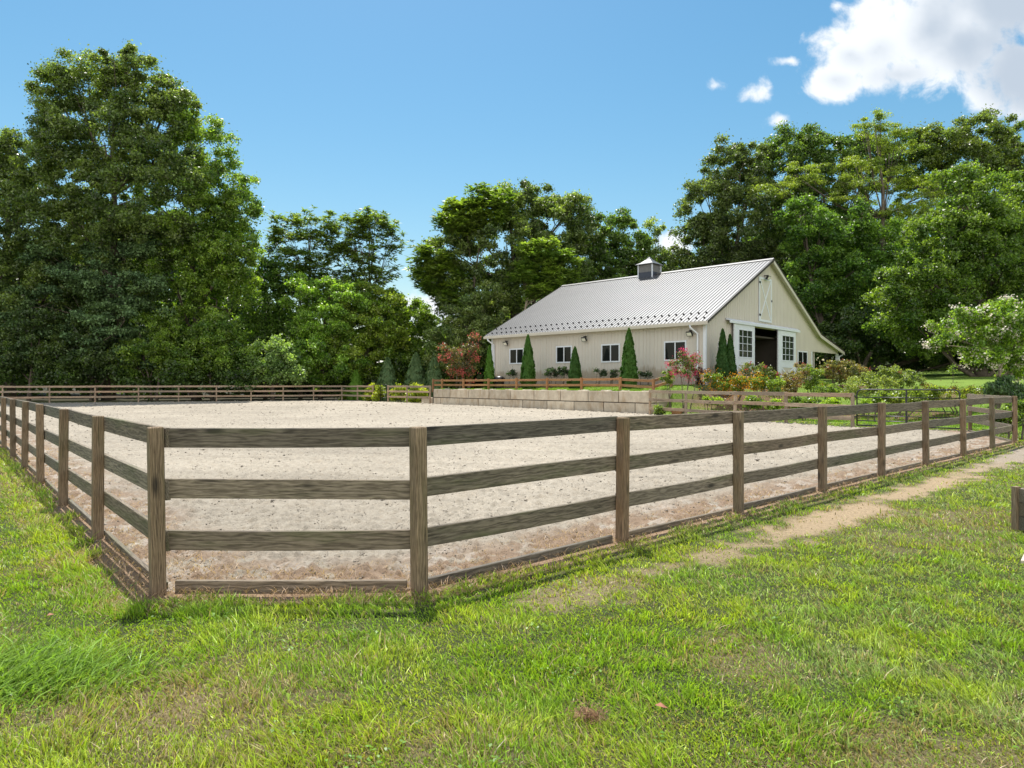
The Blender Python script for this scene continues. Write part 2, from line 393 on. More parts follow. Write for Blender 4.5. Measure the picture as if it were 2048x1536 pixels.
# woodland floor
wf = (ss(Y, 54, 62) * np.where(S_ > 19, 1, 0))[..., None]; C = C * (1 - wf) + np.array((.05, .045, .025)) * wf
n0, n1 = X.shape; idx = np.arange(n0 * n1).reshape(n0, n1)
Q = np.stack([idx[:-1, :-1], idx[:-1, 1:], idx[1:, 1:], idx[1:, :-1]], -1).reshape(-1, 4)
o = npmesh('ground', np.stack([X, Y, Z], -1).reshape(-1, 3), Q, 4, M_ground, col=C.reshape(-1, 3)); tag(o, kind='structure')
# garden ground behind the wall
sg = np.concatenate([np.linspace(-110, -30, 40, endpoint=False), np.linspace(-30, 20.3, 240)]); ag = .2 + 150 * np.linspace(0, 1, 200) ** 2.2
SS, AA = np.meshgrid(sg, ag)
X = WA[0] + SS * WV[0] + AA * WN[0]; Y = WA[1] + SS * WV[1] + AA * WN[1]; Z = garden_h(X, Y) + .012
Z += .03 * (fbm(X * 1.5, Y * 1.5, 9, 3) - .5)
bed = ss(-SS, .3, 1.5) * (1 - ss(-SS, 12, 15)) * ss(AA, .8, 2.5) * (1 - ss(AA, 11, 14)) * ss(fbm(X * .4, Y * .4, 3, 3), .40, .5)
bed = np.maximum(bed, (1 - ss(np.abs(AA - 3.2 + .16 * (SS - 7)), .5, 1.1)) * ss(SS, -1, 0) * (1 - ss(SS, 15, 17)))
bed = bed[..., None]
C = np.array((.15, .23, .035)) * (.8 + .4 * fbm(X, Y, 12, 3)[..., None]) * (1 - bed) + np.array((.16, .10, .06)) * bed
n0, n1 = X.shape; idx = np.arange(n0 * n1).reshape(n0, n1)
Q = np.stack([idx[:-1, :-1], idx[1:, :-1], idx[1:, 1:], idx[:-1, 1:]], -1).reshape(-1, 4)
o = npmesh('garden_terrain', np.stack([X, Y, Z], -1).reshape(-1, 3), Q, 4, M_ground, col=C.reshape(-1, 3)); tag(o, kind='structure')
# sand sheet
nd, nx = 760, 620
ld = np.linspace(math.log(4.4), math.log(66), nd); u = np.linspace(-1.05, .82, nx)
U, D = np.meshgrid(u, np.exp(ld)); X = U * D; Y = D
ins = inside(X, Y)
e = edge_dist(X, Y, [(ARENA[i], ARENA[(i + 1) % 9]) for i in range(9)])
amp = .034 + 0 * D
lump = fbm(X * 9, Y * 9, 41, 3, .6)
lump2 = np.maximum(0, fbm(X * 17, Y * 17, 47, 2, .6) - .52) * 2.4
fur = np.sin((X * .22 + Y * .975) * 2 * math.pi / .62 + 3 * fbm(X * .35, Y * .35, 4, 2)) * .009
Z = arena_z(X, Y) + .005 + amp * 2.0 * (lump - .5) + amp * 1.5 * lump2 + fur * 1.8 * ss(D, 9, 18)
Z = Z * ss(e, .0, .12) + (-.01) * (1 - ss(e, 0, .12))
en = edge_dist(X, Y, NEAR) + .5 * (fbm(X * 1.7, Y * 1.7, 51, 4) - .5)
deb = (1 - ss(en, .45, 1.25)) * ss(fbm(X * 6, Y * 6, 55, 4), .22, .48)
dk = ss(fbm(X * 11, Y * 11, 57, 3), .62, .74) * .14
C = np.array((.335, .297, .240)) * (.82 + .36 * fbm(X * .3, Y * .3, 58, 4))[..., None]
st = fbm((X * .975 - Y * .22) * .12, (X * .22 + Y * .975) * 2.6, 88, 3); C = C * (.86 + .28 * st)[..., None]      # harrow drags: lighter and darker streaks
C = C * (1 - dk[..., None]) + np.array((.33, .26, .18)) * dk[..., None]
C = C * (1 - .9 * deb[..., None]) + np.array((.25, .175, .12)) * .9 * deb[..., None]
wt = (1 - ss(en, .5, 1.2))[..., None] * ss(fbm(X * 5, Y * 5, 59, 3), .58, .66)[..., None]
wt = wt * .45; C = C * (1 - wt) + np.array((.50, .46, .41)) * wt
idx = np.arange(nd * nx).reshape(nd, nx)
Q = np.stack([idx[:-1, :-1], idx[:-1, 1:], idx[1:, 1:], idx[1:, :-1]], -1)
enr = edge_dist(X, Y, NEAR); ok = ins[:-1, :-1] & (enr[:-1, :-1] > .06)
Q = Q[ok].reshape(-1, 4)
used = np.unique(Q); rm = np.full(nd * nx, -1); rm[used] = np.arange(len(used))
V = np.stack([X, Y, Z], -1).reshape(-1, 3)[used]
o = npmesh('arena_sand', V, rm[Q], 4, M_sand, col=C.reshape(-1, 3)[used]); tag(o, kind='structure')
o.data.polygons.foreach_set('use_smooth', [True] * len(o.data.polygons))
# clods kicked up in the sand
rng = np.random.default_rng(5)
n = 60000; d = np.exp(rng.uniform(math.log(5), math.log(58), n)); u = rng.uniform(-1, .82, n); x = u * d; y = d
k = inside(x, y) & (edge_dist(x, y, NEAR) > .12); x, y, d = x[k], y[k], d[k]; n = len(x)
r = (.003 + .00042 * d) * rng.lognormal(0, .45, n)
oct_ = np.array([(1, 0, 0), (0, 1, 0), (-1, 0, 0), (0, -1, 0), (0, 0, 1.), (0, 0, -1)])
V = oct_[None] * r[:, None, None] * rng.uniform(.7, 1.35, (n, 6, 1)); V[:, :, 2] *= .7
V += np.stack([x, y, arena_z(x, y) + r * .35 + .008], -1)[:, None]
Fc = np.array([(0, 1, 4), (1, 2, 4), (2, 3, 4), (3, 0, 4), (1, 0, 5), (2, 1, 5), (3, 2, 5), (0, 3, 5)])[None] + (np.arange(n) * 6)[:, None, None]
cc_ = np.where(rng.random(n)[:, None] < .02, np.array((.24, .20, .155)), np.array((.37, .325, .27))) * rng.uniform(.7, 1.1, (n, 1))
o = npmesh('sand_clods', V.reshape(-1, 3), Fc.reshape(-1, 3), 3, M_sand, col=np.repeat(cc_, 6, 0)); tag(o, 'loose clods of sand scattered over the riding arena', 'sand clods', kind='stuff')
# ------------------------------------------------------------------ grass
def blades(name, x, y, z, h, wd, lean, ldir, col, label, cat, m=None, parent=None):
    n = len(x); a = rng.uniform(0, 2 * math.pi, n)
    sx, sy = np.cos(a) * wd * .5, np.sin(a) * wd * .5
    lx, ly = np.cos(ldir) * lean * h, np.sin(ldir) * lean * h
    hz = h * np.sqrt(np.clip(1 - .55 * lean ** 2, .15, 1))
    V = np.zeros((n, 5, 3)); base = np.stack([x, y, z], -1)
    V[:, 0] = base + np.stack([-sx, -sy, 0 * x], -1); V[:, 1] = base + np.stack([sx, sy, 0 * x], -1)
    mid = base + np.stack([lx * .35, ly * .35, hz * .62], -1)
    V[:, 2] = mid + np.stack([sx * .85, sy * .85, 0 * x], -1); V[:, 3] = mid - np.stack([sx * .85, sy * .85, 0 * x], -1)
    V[:, 4] = base + np.stack([lx, ly, hz], -1)
    i = np.arange(n)[:, None] * 5
    T = np.concatenate([i + np.array([[0, 1, 2]]), i + np.array([[0, 2, 3]]), i + np.array([[3, 2, 4]])], 0)
    c = np.repeat(col[:, None], 5, 1).copy(); c[:, :2] *= .75  # blade feet darkened: shade in the gaps between blades put into the colour
    o = npmesh(name, V.reshape(-1, 3), T, 3, m or M_grass, col=c.reshape(-1, 3), parent=parent)
    if label: tag(o, label, cat, kind='stuff')
    return o
n = 860000; d = np.exp(rng.uniform(math.log(2.2), math.log(34), n)); u = rng.uniform(-1.2, 1.35, n); x = u * d; y = d
s_, a_ = sa(x, y)
ins = inside(x, y); en = edge_dist(x, y, NEAR + [(ARENA[3], ARENA[4]), (ARENA[4], ARENA[5])])
pmk = path_mask(x, y); dmk = dry_mask(x, y)
edge_noise = .0 + .34 * (fbm(x * 3, y * 3, 91, 3) - .25)
edge_noise = np.where(x < -1.5, edge_noise + .02 + .10 * np.exp(-((y - 5.6) / 1.0) ** 2), edge_noise)
keep = (~ins) & (a_ < .15) & (en > edge_noise) & (rng.random(n) > pmk * 1.02) & (rng.random(n) > dmk * .35)
keep &= ~((y > 12) & (pmk > .6))
x, y, d = x[keep], y[keep], d[keep]; dmk = dmk[keep]; pmk = pmk[keep]; en = en[keep]; n = len(x)
tuft = fbm(x * 5, y * 5, 61, 3)
h = (.020 + .034 * ss(tuft, .3, .75)) * rng.uniform(.6, 1.3, n) * (1 + .012 * d)
h *= 1 - .3 * pmk; h = h * np.where(rng.random(n) < .06, 1.9, 1)
h = np.where((en < .55) & (x < -2), h * 1.6, h)
wd = (.0028 + .00085 * d) * rng.uniform(.7, 1.3, n)
big = fbm(x * 1.3, y * 1.3, 65, 3); fine = fbm(x * 6, y * 6, 66, 2)
green = np.array((.29, .47, .035)); yel = np.array((.55, .62, .06)); blue = np.array((.33, .43, .17)); tan = np.array((.52, .41, .22)); brn = np.array((.22, .14, .07))
wy = np.clip(ss(big, .38, .62) * .6 + rng.normal(0, .25, n), 0, 1)[:, None]
C = green * (1 - wy) + yel * wy
right = (ss(x - .25 * y, -.8, 1.8) * ss(fine, .3, .7) * .7)[:, None]
C = C * (1 - right) + blue * right
pd = np.clip(.08 + .75 * dmk + .45 * pmk + .3 * (ss(fine, .5, .8)), 0, 1)
dr = rng.random(n) < pd * .8
C = np.where(dr[:, None], tan * (1 - .4 * rng.random((n, 1))) + brn * .1, C)
C = C * rng.uniform(.40, 1.45, (n, 1))
lean = np.clip(rng.normal(.75, .3, n), .1, 1.25); ldir = rng.uniform(0, 2 * math.pi, n) + 0
swirl = 2 * math.pi * fbm(x * 1.6, y * 1.6, 67, 2); ldir = np.where(rng.random(n) < .55, swirl + rng.normal(0, .6, n), ldir)
blades('lawn_grass', x, y, lawn_h(x, y) - .004, h, wd, lean, ldir, C, 'mown green and yellowing lawn grass around the riding arena', 'grass')
# long tuft, lower left
n = 3200; x = rng.normal(-2.7, .34, n); y = rng.normal(3.62, .20, n)
C = np.array((.24, .40, .06)) * rng.uniform(.4, 1.4, (n, 1)) + np.array((.05, .04, .02)) * rng.random((n, 1))
blades('long_grass', x, y, 0 * x, rng.uniform(.06, .17, n), rng.uniform(.006, .011, n), np.clip(rng.normal(1.0, .15, n), .5, 1.2), rng.normal(-.2, 1.0, n), C, 'long uncut tuft of bright green grass in the lower left', 'grass')
# broad leaved weeds
def leafcards(pos, tan, nor, ln, wd, col, fold=.15):
    bt = np.cross(nor, tan); bt /= np.linalg.norm(bt, axis=1)[:, None] + 1e-9
    n = len(pos); V = np.zeros((n, 4, 3))
    V[:, 0] = pos - tan * ln[:, None] * .5; V[:, 2] = pos + tan * ln[:, None] * .5
    V[:, 1] = pos + bt * wd[:, None] * .5 + nor * (wd * fold)[:, None]; V[:, 3] = pos - bt * wd[:, None] * .5 + nor * (wd * fold)[:, None]
    Fq = np.arange(n * 4).reshape(n, 4); return V.reshape(-1, 3), Fq, np.repeat(col, 4, 0)
def unit(v): return v / (np.linalg.norm(v, axis=1)[:, None] + 1e-9)
cx = []; 
for i in range(80):
    dd = math.exp(rng.uniform(math.log(2.6), math.log(11))); xx = rng.uniform(-.85, .8) * dd
    if inside(np.array([xx]), np.array([dd]))[0] or path_mask(np.array([xx]), np.array([dd]))[0] > .3: continue
    nearf = edge_dist(np.array([xx]), np.array([dd]), NEAR)[0] < .7
    for q in range(rng.integers(8, 26) * (2 if nearf else 1)):
        cx.append((xx + rng.normal(0, .06 * (1 + nearf)), dd + rng.normal(0, .06 * (1 + nearf)), rng.uniform(.02, .06), rng.uniform(.010, .02)))
cx = np.array(cx); n = len(cx)
ang = rng.uniform(0, 6.28, n); tn = unit(np.stack([np.cos(ang), np.sin(ang), rng.uniform(-.1, .5, n)], -1)); nr = unit(np.cross(tn, np.stack([-np.sin(ang), np.cos(ang), 0 * ang], -1)))
cl = np.array((.12, .24, .02)) * rng.uniform(.7, 1.5, (n, 1))
V, Fq, c_ = leafcards(cx[:, :3], tn, nr, cx[:, 3] * 1.5, cx[:, 3], cl)
o = npmesh('clover_and_weeds', V, Fq, 4, M_grass, col=c_); tag(o, 'small broad leaved weeds growing in the lawn', 'weeds', kind='stuff')
# dry straw along the fence and kickboards
n = 110000; d = np.exp(rng.uniform(math.log(4.6), math.log(17), n)); u = rng.uniform(-.85, .82, n); x = u * d; y = d
e = edge_dist(x, y, NEAR); ins = inside(x, y)
k = np.where(ins, e < .9 * rng.random(n) ** .6, e < np.where(x < -2.2, .62, .30)) & (fbm(x * 2.5, y * 2.5, 77, 3) + rng.normal(0, .10, n) > .43); x, y, d = x[k], y[k], d[k]; n = len(x)
C = np.array((.50, .34, .20)) * rng.uniform(.5, 1.35, (n, 1))
blades('dry_straw', x, y, 0 * x + .012, rng.uniform(.03, .085, n), .0022 + .0004 * d, rng.uniform(.85, 1.3, n), rng.uniform(0, 6.28, n), C, 'dead reddish straw along the inside of the near fence', 'dry straw')
# garden grass
n = 90000; s_ = rng.uniform(-22, 19.5, n); a_ = rng.uniform(.35, 14, n) ** 1.0; x = WA[0] + s_ * WV[0] + a_ * WN[0]; y = WA[1] + s_ * WV[1] + a_ * WN[1]
k = (y > 20) & (~((s_ > -1) & (a_ > 4.4 - .16 * s_ - .6))) ; x, y, s_, a_ = x[k], y[k], s_[k], a_[k]
k = ~((s_ < -.5) & (s_ > -8) & (a_ > 1.8)) | (rng.random(len(x)) < .25); x, y = x[k], y[k]; n = len(x)
C = np.array((.22, .38, .03)) * rng.uniform(.7, 1.3, (n, 1))
blades('garden_grass', x, y, garden_h(x, y), rng.uniform(.05, .10, n), rng.uniform(.015, .035, n), rng.uniform(.2, .9, n), rng.uniform(0, 6.28, n), C, 'bright green lawn beyond the gate and on the terrace', 'grass')
# ------------------------------------------------------------------ fences
def post_mesh(h, w2, ch=.006, sink=.25):
    q = w2 / 2; pr = [(-q + ch, -q), (q - ch, -q), (q, -q + ch), (q, q - ch), (q - ch, q), (-q + ch, q), (-q, q - ch), (-q, -q + ch)]
    b = MB(); b.prism(pr, -sink, h - .008, 2)
    k = (q - .006) / q; n = len(b.v)
    b.add([(u * k, v * k, h) for u, v in pr], [tuple(range(8))])
    for i in range(8): b.f.append((8 + i, 8 + (i + 1) % 8, n + (i + 1) % 8, n + i))
    return b
def rail_obj(name, p, q, hgt, th, mt, parent, P0, ext=0., jit=0.):
    p = Vector(p); q = Vector(q); d = q - p; L = d.length + ext; mid = (p + q) / 2
    b = MB(); ch = .004; y0, z0 = th / 2, hgt / 2; segs = 6
    pr = [(-y0 + ch, -z0), (y0 - ch, -z0), (y0, -z0 + ch), (y0, z0 - ch), (y0 - ch, z0), (-y0 + ch, z0), (-y0, z0 - ch), (-y0, -z0 + ch)]
    sag = random.uniform(-.012, .004) * jit; tw = random.uniform(-.006, .006) * jit
    for i in range(segs + 1):
        uu = i / segs; xx = (uu - .5) * L
        for (a, c) in pr: b.v.append((xx, a + tw * math.sin(uu * 3.1), c + sag * math.sin(uu * math.pi)))
    for i in range(segs):
        for j in range(8): b.f.append((i * 8 + j, i * 8 + (j + 1) % 8, (i + 1) * 8 + (j + 1) % 8, (i + 1) * 8 + j))
    b.f.append(tuple(range(8))[::-1]); b.f.append(tuple(segs * 8 + j for j in range(8)))
    o = b.build(name, mt, parent); o.location = mid - Vector(P0)
    o.rotation_euler = (random.uniform(-.02, .02) * jit, -math.atan2(d.z, math.hypot(d.x, d.y)), math.atan2(d.y, d.x)); return o
random.seed(3)
def fence(name, label, pts, inner, hp=1.25, pw=.10, rails=(1.172, .778, .40), rh=.148, th=.038, mr_=None, mp=None, zf=lambda x, y: float(arena_z(x, y)), kick=False, jit=1., skip_post=(), zoff=None):
    P0 = (pts[0][0], pts[0][1], zf(*pts[0]))
    e = empty(name, P0, label, 'fence')
    n = len(pts); pd = []
    for i, (x, y) in enumerate(pts):
        a = Vector(pts[max(i - 1, 0)]); b = Vector(pts[min(i + 1, n - 1)]); dd = (b - a).normalized(); pd.append(dd)
        if i in skip_post: continue
        hh = hp + random.uniform(-.012, .012)
        if 0 < i < n - 1:          # square to its own run
            dn = (Vector(pts[i + 1]) - Vector(pts[i])).normalized()
            dp = (Vector(pts[i]) - Vector(pts[i - 1])).normalized()
            dd2 = dn if dn.dot(dp) > .97 else (dn if (Vector(pts[i + 1]) - Vector(pts[i])).length > (Vector(pts[i]) - Vector(pts[i - 1])).length else dp)
        else: dd2 = dd
        o = post_mesh(hh, pw).build('post', mp or M_post, e)
        o.location = (x - P0[0], y - P0[1], zf(x, y) - P0[2]); o.rotation_euler = (random.uniform(-.012, .012), random.uniform(-.012, .012), math.atan2(dd2.y, dd2.x))
    off = pw / 2 + th / 2 + .002
    for i in range(n - 1):
        a = Vector(pts[i]); b = Vector(pts[i + 1]); dd = (b - a).normalized(); nn_ = Vector((-dd.y, dd.x)) * inner
        a2 = a + nn_ * off; b2 = b + nn_ * off; za = zf(*pts[i]); zb = zf(*pts[i + 1])
        for r_ in rails:
            j = random.uniform(-.012, .012) * jit; j2 = random.uniform(-.012, .012) * jit
            rail_obj('rail', (a2.x, a2.y, za + r_ + j), (b2.x, b2.y, zb + r_ + j2), rh, th, mr_ or M_rail, e, P0, ext=-.006, jit=jit)
        if kick:
            rail_obj('kickboard', (a2.x, a2.y, za + .03), (b2.x, b2.y, zb + .03 - random.uniform(0, .03)), .12 if i == len(left) else .09, .04, mr_ or M_rail, e, P0, ext=-.12 - .1 * random.random(), jit=1)
    return e
left = [tuple(P1 + VD * 2.46 * k) for k in range(22, 0, -1)]
right = []
pxr = [1244, 1477, 1645, 1763, 1852, 1927, 1985, 2030]
for px in pxr:
    X_ = (px - 1024) / F; t_ = (P2[0] - X_ * P2[1]) / (X_ * UD[1] - UD[0]); right.append(tuple(P2 + UD * t_))
near_pts = left + [tuple(P1), tuple(P2)] + right + [(15.2, 22.4)]
fence('arena_board_fence', 'weathered grey three board fence wrapping around the near corner of the arena', near_pts, 1, kick=True)
def along(px, A, B):
    X_ = (px - 1024) / F; A = np.array(A, float); dv = np.array(B, float) - A
    t_ = (A[0] - X_ * A[1]) / (X_ * dv[1] - dv[0]); return tuple(A + dv * t_)
FA, FB = (-15.2, 60.3), (-34.4, 51)
far_pts = [along(p, FA, FB) for p in (-260, -150, -60, 5, 99, 190, 277, 357, 433, 502, 566, 627)] + [FA]
cz = (-5.84, 49.4)
far_pts += [along(p, cz, FA) for p in (715, 746)]
fence('paddock_fence', 'long pale board fence on the far side of the arena below the trees', far_pts, -1, hp=1.34, rails=(1.26, .86, .45), rh=.14, mr_=M_frail, mp=M_fpost, jit=1)
fence('short_fence', 'short pale board fence between the small gate and the block wall', [along(p, cz, FA) for p in (776, 814, 860)], -1, hp=1.34, rails=(1.26, .86, .45), rh=.14, mr_=M_frail, mp=M_fpost)
GA, GB = (6.9, 33.5), (12.36, 24.5)
fence('garden_fence', 'pale board fence between block wall and black gate in front of the flowers', [along(p, GA, GB) for p in (1300, 1372, 1470, 1572, 1705)], -1, hp=1.25, rails=(1.17, .76, .33), rh=.145, mr_=M_frail, mp=M_fpost)
# terrace fence: along the wall top
def wallpt(px, a):
    A = WA + WN * a; return along(px, A, A + WV)
tp = [wallpt(p, .75) for p in (866, 884, 927, 977, 1033, 1094, 1163, 1240, 1307)]
far_r = tuple(np.array(tp[-1]) + WN * 1.9 + WV * .3)
fence('terrace_fence', 'low orange brown two rail fence on top of the block wall', tp + [far_r], 1, hp=.74, pw=.12, rails=(.62, .30), rh=.135, th=.045, mr_=M_brail, mp=M_bpost, zf=lambda x, y: float(garden_h(x, y)) + .01)
# ------------------------------------------------------------------ retaining wall of cast blocks
wl = empty('block_retaining_wall', (WA[0], WA[1], 0), 'tan cast concrete block wall two courses high holding up the terrace', 'retaining wall', rz=math.atan2(WV[1], WV[0]))
def block(x0, x1, z0, z1, y0=-.60, y1=0.0):
    ch = .012; mb = MB()
    pr = [(y0, z0), (y1 - ch, z0), (y1, z0 + ch), (y1, z1 - ch), (y1 - ch, z1), (y0, z1)]
    o = None
    cxm = (x0 + x1) / 2; mb.prism([(u, v) for u, v in pr], x0 - cxm, x1 - cxm, 0)
    o = mb.build('block', M_block, wl); o.location = (cxm, random.uniform(-.008, .008), 0); return o
# local +x runs away from the camera along the wall, local +y faces the arena, -y the bank
def wall_s(px):
    p = along(px, WA, WA + WV); return float((np.array(p) - WA) @ WV)
te = [0] + [wall_s(p) for p in (1237, 1176, 1121, 1068, 1021, 978, 937, 900, 867)]
be = [0] + [wall_s(p) for p in (1270, 1207, 1148, 1094, 1045, 998, 957, 918, 881, 867)]
be[0] = 0
for q in range(len(te) - 1): block(te[q] + .03, te[q + 1] - .03, .625, 1.20)
for q in range(len(be) - 1): block(be[q] + .03, be[q + 1] - .03, -.05, .58)
for q, (s0, s1) in enumerate(((19.95, 21.4),)): block(s0 + .01, s1, .0, .58, -.6, -.02)
MB().box(.05, WLEN - .05, -.55, -.045, -.1, 1.15).build('joint_fill', M_dark, wl)
block(.03, .56, .62, 1.19, -2.3, -.62); block(.03, .56, -.05, .585, -2.5, -.62)
# rough cap stones
rr = random.Random(4); xx = .15
while xx < 19.5:
    l_ = rr.uniform(.5, 1.1); mb = MB(); k = 9
    pts = [(xx + l_ / 2 + math.cos(a) * l_ / 2 * rr.uniform(.8, 1), -.32 + math.sin(a) * .2 * rr.uniform(.7, 1)) for a in [2 * math.pi * i / k for i in range(k)]]
    mb.add([(a, b, 1.18) for a, b in pts] + [(a * .96 + (xx + l_ / 2) * .04, b, 1.225 + rr.uniform(0, .03)) for a, b in pts], [tuple(range(k, 2 * k))] + [(i, (i + 1) % k, k + (i + 1) % k, k + i) for i in range(k)])
    mb.build('cap_stone', M_slab, wl); xx += l_ + rr.uniform(.5, 1.0)
# low timber step by the wall end
tb = empty('timber_edging', (7.9, 33.2, .05), 'low timber edging board beside the right end of the block wall', 'edging')
b = MB(); b.box(-.06, .06, 0, 2.6, 0, .22); o = b.build('board', M_bpost, tb, rot=(0, 0, R(-52)))
# ------------------------------------------------------------------ gates
def gate(name, label, A, B, z, h, bars, r=.024):
    A = Vector(A); B = Vector(B); L = (B - A).length
    e = empty(name, (A.x, A.y, z), label, 'gate', rz=math.atan2(B.y - A.y, B.x - A.x))
    b = MB(); c = .16; b0 = .07; pts = [(0, b0), (0, h - c)] + [(c - c * math.cos(a), h - c + c * math.sin(a)) for a in (R(30), R(60), R(90))] + [(L - c + c * math.sin(a), h - c + c * math.cos(a)) for a in (0, R(30), R(60), R(90))] + [(L, b0), (0, b0)]
    b.tube([(u, 0, v) for u, v in pts], r, 8); b.build('gate_frame', M_black, e, smooth=True)
    for z_ in bars: MB().tube([(.02, 0, z_), (L - .02, 0, z_)], r * .72, 6).build('bar', M_black, e, smooth=True)
    MB().box(L * .5 - .03, L * .5 + .03, -.012, .012, b0, h).build('brace', M_black, e)
    return e
def lerp2(a, b, k): return (a[0] + (b[0] - a[0]) * k, a[1] + (b[1] - a[1]) * k)
ga, gb = (12.46, 24.45), (15.06, 22.52)
g = gate('pipe_gate', 'wide black tubular steel gate with rounded corners at the right', lerp2(ga, gb, .01), lerp2(ga, gb, .97), .02, 1.36, (.24, .42, .62, .84, 1.08))
for k_ in (.35, 1.1): MB().box(-.10, 0, -.02, .02, k_, k_ + .05).build('hinge', M_black, g)
g2a, g2b = along(748, cz, FA), along(774, cz, FA)
gate('small_pipe_gate', 'narrow black tubular gate in the far fence beside the yellow shrubs', lerp2(g2a, g2b, .03), lerp2(g2a, g2b, .97), .13, 1.42, (.35, .62, .9, 1.15))
# ------------------------------------------------------------------ barn
BA = 46.5; e2 = np.array((math.cos(R(BA)), math.sin(R(BA)))); e1 = np.array((-math.sin(R(BA)), math.cos(R(BA))))
BC = np.array((10.6, 37.0)); BZ = 1.50; BL = 16.6; HW = 8.40; GW = 16.8; LW = 21.5
ZE = 3.62; ZR = 7.92; SL = (ZR - ZE) / HW           # wall heights at eave and peak (local)
def gs(px, off=0.):                  # pixel column -> x on the gable wall
    p = along(px, BC - e1 * off, BC - e1 * off + e2); return float((np.array(p) - BC) @ e2)
def gzz(px, py, off=0.):
    p = along(px, BC - e1 * off, BC - e1 * off + e2); return zat(py, p[1]) - BZ
def lt(px, off=0.):
    p = along(px, BC - e2 * off, BC - e2 * off + e1); return float((np.array(p) - BC) @ e1)
def lzz(px, py, off=0.):
    p = along(px, BC - e2 * off, BC - e2 * off + e1); return zat(py, p[1]) - BZ
barn = empty('horse_barn', (BC[0], BC[1], BZ), 'beige barn with light grey metal roof, small cupola and open white sliding doors', 'barn', rz=R(BA))
def top(x):
    if x <= HW: return ZE + SL * x
    if x <= GW: return ZR - SL * (x - HW)
    return ZR - SL * HW - (x - GW) * .21
D0, D1 = gs(1508), gs(1557); DZ = gzz(1510, 655)
L0, L1 = gs(1622.5), LW - .1; LZ = top(LW) - .22
W_ = MB(); th = .12
def gpoly(x0, x1, zb0, zb1=None):
    xs = sorted({x0, x1} | {q for q in (HW, GW) if x0 < q < x1}); zb1 = zb0 if zb1 is None else zb1
    W_.prism([(x0, zb0)] + [(x1, zb1)] + [(q, top(q)) for q in reversed(xs)], 0, th, 1)
gpoly(0, D0, -.5); gpoly(D0, D1, DZ); gpoly(D1, L0, -.5); gpoly(L0, L1, LZ); gpoly(L1, LW, -.5)
W_.box(0, th, th, BL, -.5, ZE)                         # long wall
W_.box(GW - th, GW, th, BL, -.5, top(GW))
W_.prism([(0, -.5), (GW, -.5), (GW, top(GW)), (HW, ZR), (0, ZE)], BL - th, BL, 1)
W_.box(D0 - .0, D0 + .02, th, 5.5, -.2, DZ + .3)
x = .18
while x < LW - .1:                                     # standing ribs of the siding
    z0 = -.45
    if D0 - .03 < x < D1 + .03: z0 = DZ + .02
    if x > L0: z0 = LZ + .02
    W_.box(x, x + .022, -.018, -.001, z0, top(x) - .06); x += .235
y = .2; k = 0
while y < BL - .1:
    W_.box(-.018, -.001, y, y + .022, -.45, ZE - .03); y += .225 if k % 3 else .30; k += 1
W_.build('wall', M_siding, barn)
MB().box(.2, GW - .2, .2, BL - .2, -.06, -.02).build('floor', M_concrete_floor, barn)
b = MB(); b.box(D0 - .2, D0, th + .05, 9, -.02, 3.0); b.box(D1, D1 + .15, th + .05, 9, -.02, 3.0); b.box(D0 - .2, D1 + .2, 9, 9.1, 0, 5); b.box(D0 - .2, D1 + .2, th + .05, 9, 3.0, 3.1)
b.build('inner_partition', M_dark, barn)
# roof
OH, OG = .40, .34
Rf = MB(); t_ = .06
def slope(x0, z0, x1, z1, y0, y1):
    Rf.prism([(x0, z0), (x1, z1), (x1, z1 + t_), (x0, z0 + t_)], y0, y1, 1)
slope(-OH, ZE - SL * OH + .04, HW, ZR + .04, -OG, BL + OG)
slope(HW, ZR + .04, GW, top(GW) + .04, -OG, BL + OG)
slope(GW, top(GW) + .04, LW + .45, top(GW) + .04 - .21 * (LW + .45 - GW), -OG, BL + OG)
roof = Rf.build('roof', M_roof, barn)
rb = MB(); y = -OG + .08
while y < BL + OG:
    for (x0, z0, x1, z1) in ((-OH, ZE - SL * OH + .1, HW, ZR + .1), (HW, ZR + .1, GW, top(GW) + .1)):
        rb.prism([(x0, z0 + .001), (x1, z1 + .001), (x1, z1 + .034), (x0, z0 + .034)], y - .02, y + .02, 1)
    y += .235
rb.build('roof_rib', M_rib, roof)
MB().prism([(HW - .2, ZR + .1 - .2 * SL + .04), (HW, ZR + .145), (HW + .2, ZR + .1 - .2 * SL + .04), (HW + .2, ZR + .1 - .2 * SL + .06), (HW, ZR + .175), (HW - .2, ZR + .1 - .2 * SL + .06)], -OG - .01, BL + OG + .01, 1).build('ridge_cap', M_rib, roof)
# rake trim: dark metal edge over cream board
for (x0, x1, zf_) in ((-OH, HW, lambda x: ZE + SL * x), (HW, GW, top), (GW, LW + .45, lambda x: top(GW) - .21 * (x - GW))):
    z0, z1 = zf_(x0), zf_(x1)
    MB().prism([(x0, z0 + .02), (x1, z1 + .02), (x1, z1 + .125), (x0, z0 + .125)], -OG - .03, -OG - .003, 1).build('rake_edge', M_brown, barn)
    MB().prism([(x0, z0 - (.05 if x0 < 0 else .2)), (x1, z1 - (.05 if x0 < 0 else .2)), (x1, z1 + .017), (x0, z0 + .017)], -OG - .022, -OG + .02, 1).build('rake_board', M_brown if x0 < 0 else M_cream, barn)
    MB().prism([(x0 + .02, z0 + .0), (x1, z1 + .0), (x1, z1 + .036), (x0 + .02, z0 + .036)], -OG + .022, -.003, 1).build('soffit', M_cream, barn)
